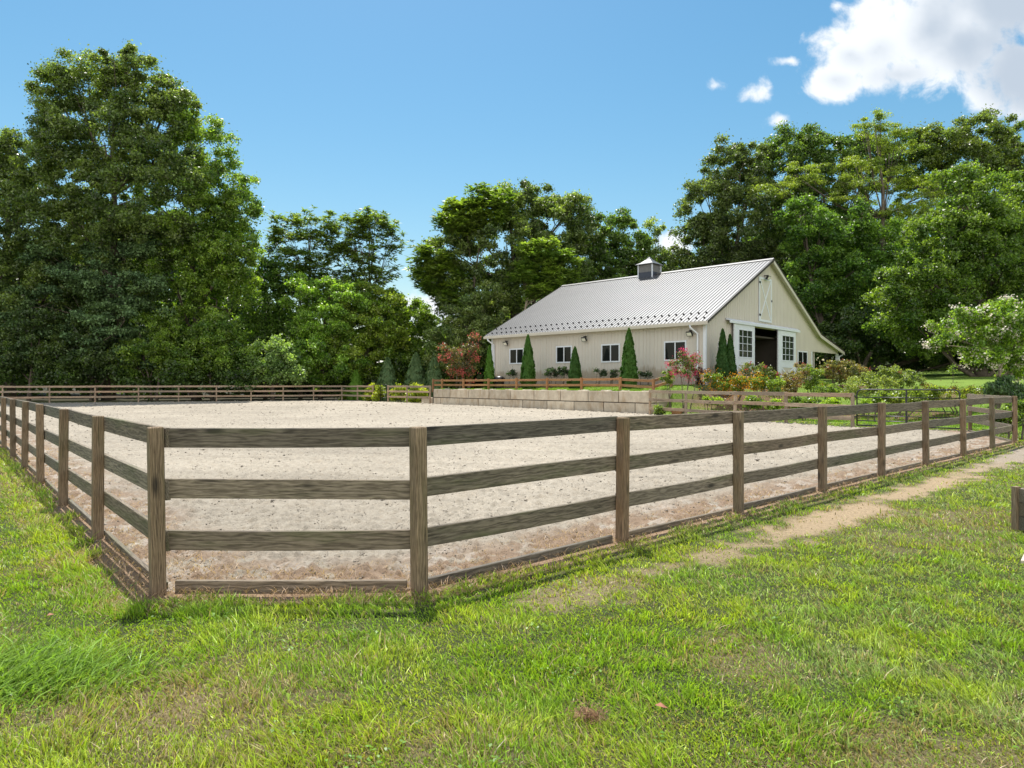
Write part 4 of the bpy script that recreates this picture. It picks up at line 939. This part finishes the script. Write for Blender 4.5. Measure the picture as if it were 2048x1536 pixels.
plant('dark_shrub_tree', 'low dark broadleaf thicket right of the lean-to roof', 'tree', at(1720, 57),
      [(1710, 680, 70, 46, 57), (1780, 650, 70, 60, 58), (1850, 700, 80, 40, 57), (1660, 700, 36, 36, 58), (1920, 690, 80, 44, 57), (2010, 700, 80, 44, 56)], 36000, .2, G_dark, 47, cr=.8, cd=4, trunk_r=.25, group=U_)
# wood behind everything: one mass
rg = np.random.default_rng(99); bl = []
prof = [(-700, 430), (-250, 420), (0, 520), (250, 420), (420, 470), (520, 600), (700, 650), (800, 690), (880, 705), (960, 600), (1100, 560), (1250, 600), (1350, 600), (1450, 480), (1650, 420), (1850, 420), (2050, 420), (2350, 380), (2800, 400)]
for px in np.arange(-650, 2750, 42):
    ty = np.interp(px, [p[0] for p in prof], [p[1] for p in prof])
    for k in range(7):
        d = rg.uniform(74, 86); rz_ = rg.uniform(34, 60); py = ty + rz_ + (790 - ty - rz_) * k / 7 + rg.uniform(-15, 15)
        bx, by = at(px + rg.uniform(-20, 20), d); bl.append(((bx, by, max(1, zat(py, d))), (rz_ * d / F * 1.2, 3.5, rz_ * d / F)))
P, Bi = clumps(bl, 1.6, 4, rg, .3)
V, Fq, c = foliage(P, Bi, bl, 190000, 1.6, .75, G_dark, rg)
o = npmesh('far_woodland', V, Fq, 4, M_leaf, col=c); tag(o, 'dark mass of woodland behind the separate trees', 'woodland', kind='stuff')
# undergrowth behind the far fence
bl = []
for px in np.arange(-300, 900, 26):
    d = rg.uniform(56, 62) if px < 500 else rg.uniform(63, 66); py = rg.uniform(735, 775); bx, by = at(px, d); bl.append(((bx, by, zat(py, d)), (1.3, 1.2, rg.uniform(.8, 1.6))))
P, Bi = clumps(bl, .7, 5, rg, .2)
V, Fq, c = foliage(P, Bi, bl, 42000, .7, .2, ((.025, .05, .012), (.07, .11, .025)), rg)
o = npmesh('undergrowth', V, Fq, 4, M_leaf, col=c); tag(o, 'dark undergrowth at the foot of the wood behind the far fence', 'undergrowth', kind='stuff')
# cone shaped evergreens
def cone(name, label, px, pyt, pyb, wpx, d=None, xy=None, cols=((.03, .085, .012), (.07, .15, .02)), n=9000, seed=1, group=None, double=False, size=.095, cat='evergreen', zb=None):
    rg = np.random.default_rng(seed)
    if xy is None: xy = at(px, d)
    d = xy[1]; bz = ground_z(*xy) if zb is None else zb; H = zat(pyt, d) - bz; Rr = wpx * .5 * d / F
    e = empty(name, (xy[0], xy[1], bz), label, cat, group)
    V = []; C = []; Fs = []; o0 = 0
    parts = [(0, 0, H, Rr)] if not double else [(-.20, 0, H, Rr * .72), (.24, .1, H * .90, Rr * .66)]
    for (ox, oy, h_, r_) in parts:
        m = n // len(parts); z = rg.random(m) ** 1.15; a = rg.uniform(0, 6.28, m); lob = 1 + .16 * np.sin(a * 5 + z * 9 + seed) * (1 - z) + .22 * (vn(a * 3, z * 16, seed) - .5) * 2
        rad = r_ * np.minimum(1, (1 - z) ** .62 * 1.0) * np.minimum(1, .72 + 1.8 * z) * lob * (.66 + .42 * rg.random(m) ** .6)
        pos = np.stack([ox + rad * np.cos(a), oy + rad * np.sin(a), .05 + z * h_ * .97], -1)
        nr = unit(np.stack([np.cos(a), np.sin(a), .35 + 0 * a], -1) + rg.normal(size=(m, 3)) * .35); tn_ = np.array((0, 0, 1.)) + rg.normal(size=(m, 3)) * .35; tn_ = unit(tn_ - nr * (nr * tn_).sum(1)[:, None])
        ln = size * rg.uniform(1, 2.4, m); q = rg.random((m, 1)) * .6 + .4 * vn(a * 4, z * 20, 3)[:, None]
        col = 1.5 * np.array(cols[0]) * (1 - q) + np.array(cols[1]) * q; v, f_, c = leafcards(pos, tn_, nr, ln, ln * .5, col)
        V.append(v); C.append(c)
    V = np.concatenate(V); C = np.concatenate(C)
    npmesh('foliage', V, np.arange(len(V)).reshape(-1, 4), 4, M_needle, parent=e, col=C)
    MB().tube([(0, 0, -.2), (0, 0, H * .8)], [.07, .02], 6).build('stem', M_bark, e)
    return e
def bpt(px, off): return along(px, BC - e2 * off, BC - e2 * off + e1)
CG = 'arborvitae in front of the barn wall'
cone('arborvitae', 'small bright cone evergreen at the far left corner of the barn', 979, 692, 752, 22, xy=bpt(979, 1.6), n=7000, seed=1, group=CG, cols=((.04, .11, .012), (.10, .20, .02)))
cone('arborvitae', 'tall cone evergreen between first and second barn windows', 1056, 669, 752, 31, xy=bpt(1056, 1.7), n=11000, seed=2, group=CG)
cone('arborvitae', 'short cone evergreen right of the second barn window', 1149, 694, 752, 28, xy=bpt(1150, 1.7), n=9000, seed=3, group=CG, cols=((.025, .07, .014), (.055, .12, .02)))
cone('arborvitae', 'tallest cone evergreen between third and fourth barn windows', 1258, 656, 752, 35, xy=bpt(1258, 1.8), n=13000, seed=4, group=CG)
cone('arborvitae', 'double topped dark evergreen at the barn corner left of the sliding doors', 1434, 658, 768, 40, xy=tuple(BC - e1 * .95 + e2 * .55), n=16000, seed=5, group=CG, double=True, cols=((.02, .06, .012), (.05, .11, .018)))
SG = 'young spruces behind the far fence'
for i, (px, pt, wd_, d) in enumerate(((775, 716, 46, 60), (832, 706, 52, 60), (868, 712, 46, 59), (712, 742, 34, 61))):
    cone('spruce_tree', ['blue green young spruce left of the other two', 'blue green young spruce in the middle, tallest', 'blue green young spruce beside the red blossom shrub', 'small bright cone shrub behind the fence left of the small gate'][i], px, pt, 790, wd_, d=d, n=9000, seed=10 + i, group=SG if i < 3 else None, size=.2, cols=((.05, .10, .04), (.14, .20, .08)) if i < 3 else ((.06, .14, .015), (.12, .22, .02)), cat='evergreen')
# shrubs and flowers
def shrub(name, label, blobs, n, cols, seed, base=None, size=.07, cr=.22, flowers=None, trunk=.03, cat='shrub', group=None, style='leaf', stems=3, zb=None, bark=None, lo=.3):
    px, _, _, _, d = blobs[0]
    return plant(name, label, cat, base or at(px, d), blobs, n, size, cols, seed, cr=cr, cd=4, trunk_r=trunk, flowers=flowers, group=group, style=style, stems=stems, crown_name='foliage', trunk_name='stem', lo=lo, bark=bark, zb=zb, twigs=4)
RC = ((.05, .10, .02), (.12, .17, .03))
shrub('crape_myrtle', 'tall crape myrtle with coral red blossoms at the left end of the terrace', [(918, 722, 24, 32, 49.5), (942, 702, 18, 26, 49.5), (893, 706, 16, 14, 49.3), (928, 745, 22, 18, 49.2), (948, 678, 8, 10, 49.5)], 6500, ((.05, .07, .025), (.13, .11, .05)), 61, size=.11, cr=.4, flowers=(1500, .10, (.55, .14, .12), .15), trunk=.06, cat='flowering tree', stems=4)
shrub('crape_myrtle', 'small crape myrtle with pink blossoms in front of the right barn window', [(1370, 740, 26, 20, 33.6), (1385, 728, 16, 16, 33.6), (1350, 730, 14, 12, 33.6), (1368, 715, 10, 10, 33.6)], 2600, ((.06, .11, .03), (.14, .18, .05)), 62, size=.07, cr=.25, flowers=(1300, .06, (.62, .07, .17), .09), trunk=.035, cat='flowering tree', stems=4)
shrub('white_crape_myrtle', 'large crape myrtle with creamy white blossoms at the right edge', [(1960, 660, 60, 36, 27), (2010, 650, 60, 44, 27), (1900, 672, 36, 14, 26.6), (1885, 650, 22, 8, 26.6), (2060, 690, 60, 50, 27), (1975, 710, 60, 26, 26.6), (1930, 640, 36, 20, 27.2), (1870, 688, 22, 8, 26.4), (2020, 620, 50, 20, 27.4), (2030, 745, 40, 30, 27.2)], 23000, ((.08, .15, .02), (.19, .27, .04)), 63, base=at(1985, 27), size=.095, cr=.30, lo=.45, flowers=(3000, .075, (.80, .74, .64), .09), trunk=.07, cat='flowering tree', stems=6, bark=M_barkl)
shrub('dark_leaved_shrub', 'dark purple leaved shrub by the downspout near the barn corner', [(1400, 752, 13, 18, 35.3)], 1800, ((.03, .012, .015), (.06, .03, .03)), 64, size=.06)
shrub('low_shrub', 'small dark shrub left of the pink crape myrtle', [(1338, 755, 14, 12, 34.5)], 1500, G_mid, 65)
shrub('rose_bush', 'rose bush with pink blooms in front of the open sliding doors', [(1520, 748, 32, 18, 36), (1500, 742, 16, 14, 36), (1545, 755, 16, 14, 36)], 4200, ((.05, .09, .02), (.15, .17, .05)), 66, flowers=(260, .06, (.5, .10, .10), .06))
SU = ((.06, .12, .015), (.15, .22, .03))
shrub('coneflower_clump', 'clump of orange yellow flowers below the double topped evergreen', [(1440, 768, 24, 14, 34), (1425, 758, 14, 10, 34)], 3000, SU, 67, flowers=(900, .05, (.75, .33, .02), .16), cat='flowers', group='orange yellow flower clumps')
shrub('coneflower_clump', 'clump of orange yellow flowers left of the first sliding door', [(1475, 770, 26, 14, 33.6), (1490, 762, 16, 10, 33.6)], 3000, SU, 68, flowers=(900, .05, (.75, .33, .02), .16), cat='flowers', group='orange yellow flower clumps')
shrub('coneflower_clump', 'clump of orange yellow flowers in front of the doorway', [(1520, 772, 22, 14, 33.2), (1505, 762, 14, 10, 33.2)], 3000, SU, 69, flowers=(800, .05, (.75, .36, .02), .16), cat='flowers', group='orange yellow flower clumps')
shrub('green_shrub', 'fresh green shrub in front of the doorway flowers', [(1548, 776, 20, 18, 32.6)], 3200, ((.10, .17, .02), (.22, .28, .05)), 70)
shrub('rose_bush', 'reddish tipped bush under the right sliding door', [(1585, 765, 24, 22, 33.5), (1600, 745, 18, 14, 34), (1575, 785, 18, 14, 33)], 5200, ((.09, .10, .025), (.22, .16, .07)), 71, flowers=(260, .055, (.48, .14, .10), .07))
shrub('green_shrub', 'tall leafy shrub below the small gable window', [(1625, 760, 22, 26, 34), (1615, 742, 16, 12, 34.3), (1640, 778, 16, 18, 33.6)], 5200, ((.08, .13, .02), (.19, .24, .05)), 72, flowers=(120, .05, (.6, .3, .04), .05))
shrub('photinia_shrub', 'rounded shrub with red new leaves on a bare trunk beside the lean-to', [(1688, 744, 40, 22, 36), (1665, 738, 24, 16, 36), (1715, 748, 22, 16, 36)], 8000, ((.07, .10, .03), (.20, .16, .07)), 73, size=.08, flowers=(260, .07, (.42, .12, .08), .08), trunk=.06, stems=1, base=at(1666, 36))
shrub('hedge_shrub', 'light green feathery bush below the red leaved shrub', [(1720, 775, 30, 24, 31), (1745, 765, 24, 20, 31.2), (1700, 785, 18, 18, 30.8), (1770, 772, 26, 20, 31.2)], 9000, ((.12, .16, .04), (.24, .27, .09)), 74, size=.06, cr=.18)
shrub('photinia_shrub', 'wide glossy shrub right of the red leaved one', [(1790, 754, 36, 20, 35), (1825, 760, 26, 18, 35), (1765, 752, 20, 14, 35)], 7000, ((.08, .13, .03), (.19, .22, .07)), 75, size=.08, flowers=(90, .06, (.42, .16, .10), .06))
shrub('leafy_perennials', 'leafy perennials behind the middle of the black gate', [(1800, 795, 44, 16, 29), (1850, 790, 30, 16, 29.4), (1760, 800, 24, 12, 28.8)], 7000, ((.08, .13, .02), (.19, .23, .05)), 76, size=.08)
shrub('sedum_plants', 'rusty brown flower heads above yellow green leaves right of the gate', [(1900, 790, 40, 14, 29.5), (1945, 788, 24, 12, 29.8), (1870, 782, 20, 12, 30)], 5000, ((.10, .15, .02), (.24, .25, .05)), 77, flowers=(900, .05, (.20, .09, .035), .12), cat='flowers')
shrub('ornamental_grass', 'blue green grassy clump at the foot of the white crape myrtle', [(2005, 778, 30, 22, 26.6), (2030, 790, 26, 20, 26.4)], 6000, ((.05, .10, .05), (.11, .17, .08)), 78, style='upright', size=.12, cat='ornamental grass')
lowgrp = 'low green plants behind the garden fence'
for i, (px, py, rx, ry, d, lb) in enumerate(((1500, 806, 18, 12, 30.5, 'low green plant behind the fence below the orange flowers'), (1545, 810, 18, 14, 29.8, 'low green plant behind the fence, second from the left'), (1600, 808, 22, 14, 29.2, 'low green plant behind the middle of the garden fence'), (1655, 812, 20, 14, 28.5, 'low green plant nearest the gate post behind the fence'), (1318, 822, 10, 10, 32.9, 'weedy plant at the right end of the block wall'), (1420, 800, 16, 8, 32, 'low green plant on the bank right of the block wall'), (1655, 785, 24, 16, 32.5, 'green shrub under the red leaved shrub'), (1740, 805, 24, 10, 28.2, 'low plant behind the left end of the black gate'))):
    shrub('low_plant', lb, [(px, py, rx, ry, d), (px + rx * .7, py + 4, rx * .6, ry * .7, d)], 2400, G_bright if i % 2 else G_mid, 80 + i, size=.07, group=lowgrp, cat='plant')
for i, (px, d, lb) in enumerate(((2035, 19.5, 'leafy bush outside the arena corner at the right edge'), (2000, 21.5, 'low leafy bush behind the last post of the near fence'))):
    shrub('edge_bush', lb, [(px, 830 + 8 * i, 26, 24 - 6 * i, d), (px + 30, 835, 26, 24, d)], 4000, G_mid, 95 + i, size=.07)
# yellow shrubs beyond the far fence
YG = 'yellow shrubs behind the far fence'
YC = ((.13, .19, .015), (.32, .34, .03))
for i, (px, py, rx, ry, d, lb) in enumerate(((742, 790, 14, 18, 57.5, 'narrow yellow shrub behind the left post of the small gate'), (758, 792, 10, 16, 55.5, 'small yellow shrub seen through the small gate'), (800, 786, 16, 18, 54.8, 'yellow shrub right of the small gate'), (832, 788, 20, 19, 53.5, 'widest yellow shrub beside the block wall'), (695, 792, 14, 8, 61.5, 'low yellow green shrub left of the small gate'))):
    shrub('yellow_shrub', lb, [(px, py, rx, ry, d), (px - rx * .5, py + 8, rx * .7, ry * .6, d), (px + 3, py - ry * .5, rx * .5, ry * .7, d)], 3600, YC if i < 4 else ((.10, .16, .015), (.2, .27, .02)), 100 + i, size=.11, cr=.3, group=YG)
# foundation plants
FG = 'small plants at the foot of the barn wall'
for i, (px, py, rx, ry, lb) in enumerate(((1024, 748, 8, 6, 'sparse small plant under the first barn window'), (1105, 745, 16, 10, 'wide dark low shrub under the second barn window'), (1128, 742, 10, 10, 'dark twiggy shrub left of the short cone evergreen'), (1200, 748, 10, 7, 'small plant under the third barn window'), (1228, 746, 5, 12, 'wispy upright plant left of the tallest cone evergreen'), (1290, 745, 10, 10, 'twiggy plant right of the tallest cone evergreen'))):
    p = bpt(px, 1.0); shrub('foundation_plant', lb, [(px, py, rx, ry, p[1])], 900 if i in (0, 3, 4, 5) else 2200, ((.02, .045, .02), (.05, .08, .035)), 110 + i, base=p, size=.07, group=FG, cat='plant')
# sapling on the shaded lawn
shrub('sapling', 'thin young sapling on the shaded lawn at the right', [(1906, 738, 8, 12, 40)], 160, G_mid, 120, trunk=.02, stems=1, cat='tree')
# bin at far left corner of the barn
p = bpt(999, 1.3); bz = ground_z(*p); bn = empty('trash_bin', (p[0], p[1], bz), 'black lidded bin at the left corner of the barn', 'bin')
prof_ = [(.30, 0), (.36, .62), (.38, .66), (.36, .74), (.24, .83), (.02, .86)]; b = MB(); k = 16
for r_, z_ in prof_: b.v += [(r_ * math.cos(2 * math.pi * j / k), r_ * math.sin(2 * math.pi * j / k), z_) for j in range(k)]
b.f += [(i * k + j, i * k + (j + 1) % k, i * k + k + (j + 1) % k, i * k + k + j) for i in range(5) for j in range(k)]
b.build('bin_body', M_black, bn, smooth=True); MB().box(-.08, .08, -.41, -.365, .5, .56).build('handle', M_rust, bn)
# ------------------------------------------------------------------ planter at the right edge
pb = empty('planter_box', (5.93, 6.95, 0), 'weathered timber planter box at the right edge of the lawn', 'planter', rz=R(12))
for k_ in range(3): 
    z0 = .02 + k_ * .148
    b = MB(); W2 = .42
    b.box(-W2, W2, -W2, -W2 + .035, z0, z0 + .142).box(-W2, W2, W2 - .035, W2, z0, z0 + .142).box(-W2, -W2 + .035, -W2 + .037, W2 - .037, z0, z0 + .142).box(W2 - .035, W2, -W2 + .037, W2 - .037, z0, z0 + .142)
    b.build('side_board', M_rail, pb)
for sx in (-1, 1):
    for sy in (-1, 1): MB().box(sx * .42 - .03, sx * .42 + .03, sy * .42 - .03, sy * .42 + .03, 0, .475).build('corner_post', M_post, pb)
MB().box(-.385, .385, -.385, .385, .36, .40).build('soil', M_dark, pb)
pt = empty('flower_pot', (5.87, 6.95, .40), 'terracotta flower pot standing in the timber planter box', 'flower pot')
prof_ = [(.17, 0), (.22, .18), (.24, .20), (.26, .22), (.27, .26), (.25, .27), (.23, .24), (.2, .2)]; b = MB(); k = 24
for r_, z_ in prof_: b.v += [(r_ * math.cos(2 * math.pi * j / k), r_ * math.sin(2 * math.pi * j / k), z_) for j in range(k)]
b.f += [(i * k + j, i * k + (j + 1) % k, i * k + k + (j + 1) % k, i * k + k + j) for i in range(7) for j in range(k)] + [tuple(7 * k + j for j in range(k))]
b.build('pot_body', M_terra, pt, smooth=True)
sb = MB(); pts = [(4.47, 5.93), (5.3, 5.6), (5.6, 6.3), (4.75, 6.25)]
sb.add([(a, b_, -.05) for a, b_ in pts] + [(a, b_, .03) for a, b_ in pts], [(4, 5, 6, 7), (0, 1, 5, 4), (1, 2, 6, 5), (2, 3, 7, 6), (3, 0, 4, 7)])
tag(sb.build('stepping_stone', M_slab), 'pale flat stone slab on the lawn below the planter box', 'stepping stone')
# dead grass clod and fallen leaves on the lawn
n = 500; pos = np.stack([rng.normal(.36, .045, n) , rng.normal(3.16, .03, n), np.abs(rng.normal(.03, .02, n))], -1)
tn_ = unit(rng.normal(size=(n, 3))); nr = unit(np.cross(tn_, rng.normal(size=(n, 3)))); ln = rng.uniform(.015, .04, n)
V, Fq, c = leafcards(pos, tn_, nr, ln, ln * .15, np.array((.42, .27, .17)) * rng.uniform(.5, 1.3, (n, 1)))
tag(npmesh('dead_grass_clump', V, Fq, 4, M_petal, col=c), 'brown clump of dead grass lying on the lawn near the bottom', 'dead grass', kind='stuff')
for i, (x, y, lb) in enumerate(((.70, 3.2, 'fallen brown leaf right of the dead grass clump'), (-3.05, 4.45, 'dark fallen leaf on the lawn left of the corner post'), (2.9, 6.9, 'dry leaf at the edge of the bare path'))):
    b = MB(); b.add([(-.035, 0, .02), (-.01, .016, .035), (.03, .004, .03), (0, -.018, .04)], [(0, 1, 3), (1, 2, 3)]); o = b.build('fallen_leaf', M_terra); o.location = (x, y, .03); o.rotation_euler = (.3, .4, i * 1.3)
    tag(o, lb, 'leaf', 'fallen leaves on the lawn')
print('objects', len(bpy.data.objects), 'polys', sum(len(m_.polygons) for m_ in bpy.data.meshes), 'guards', cnt)
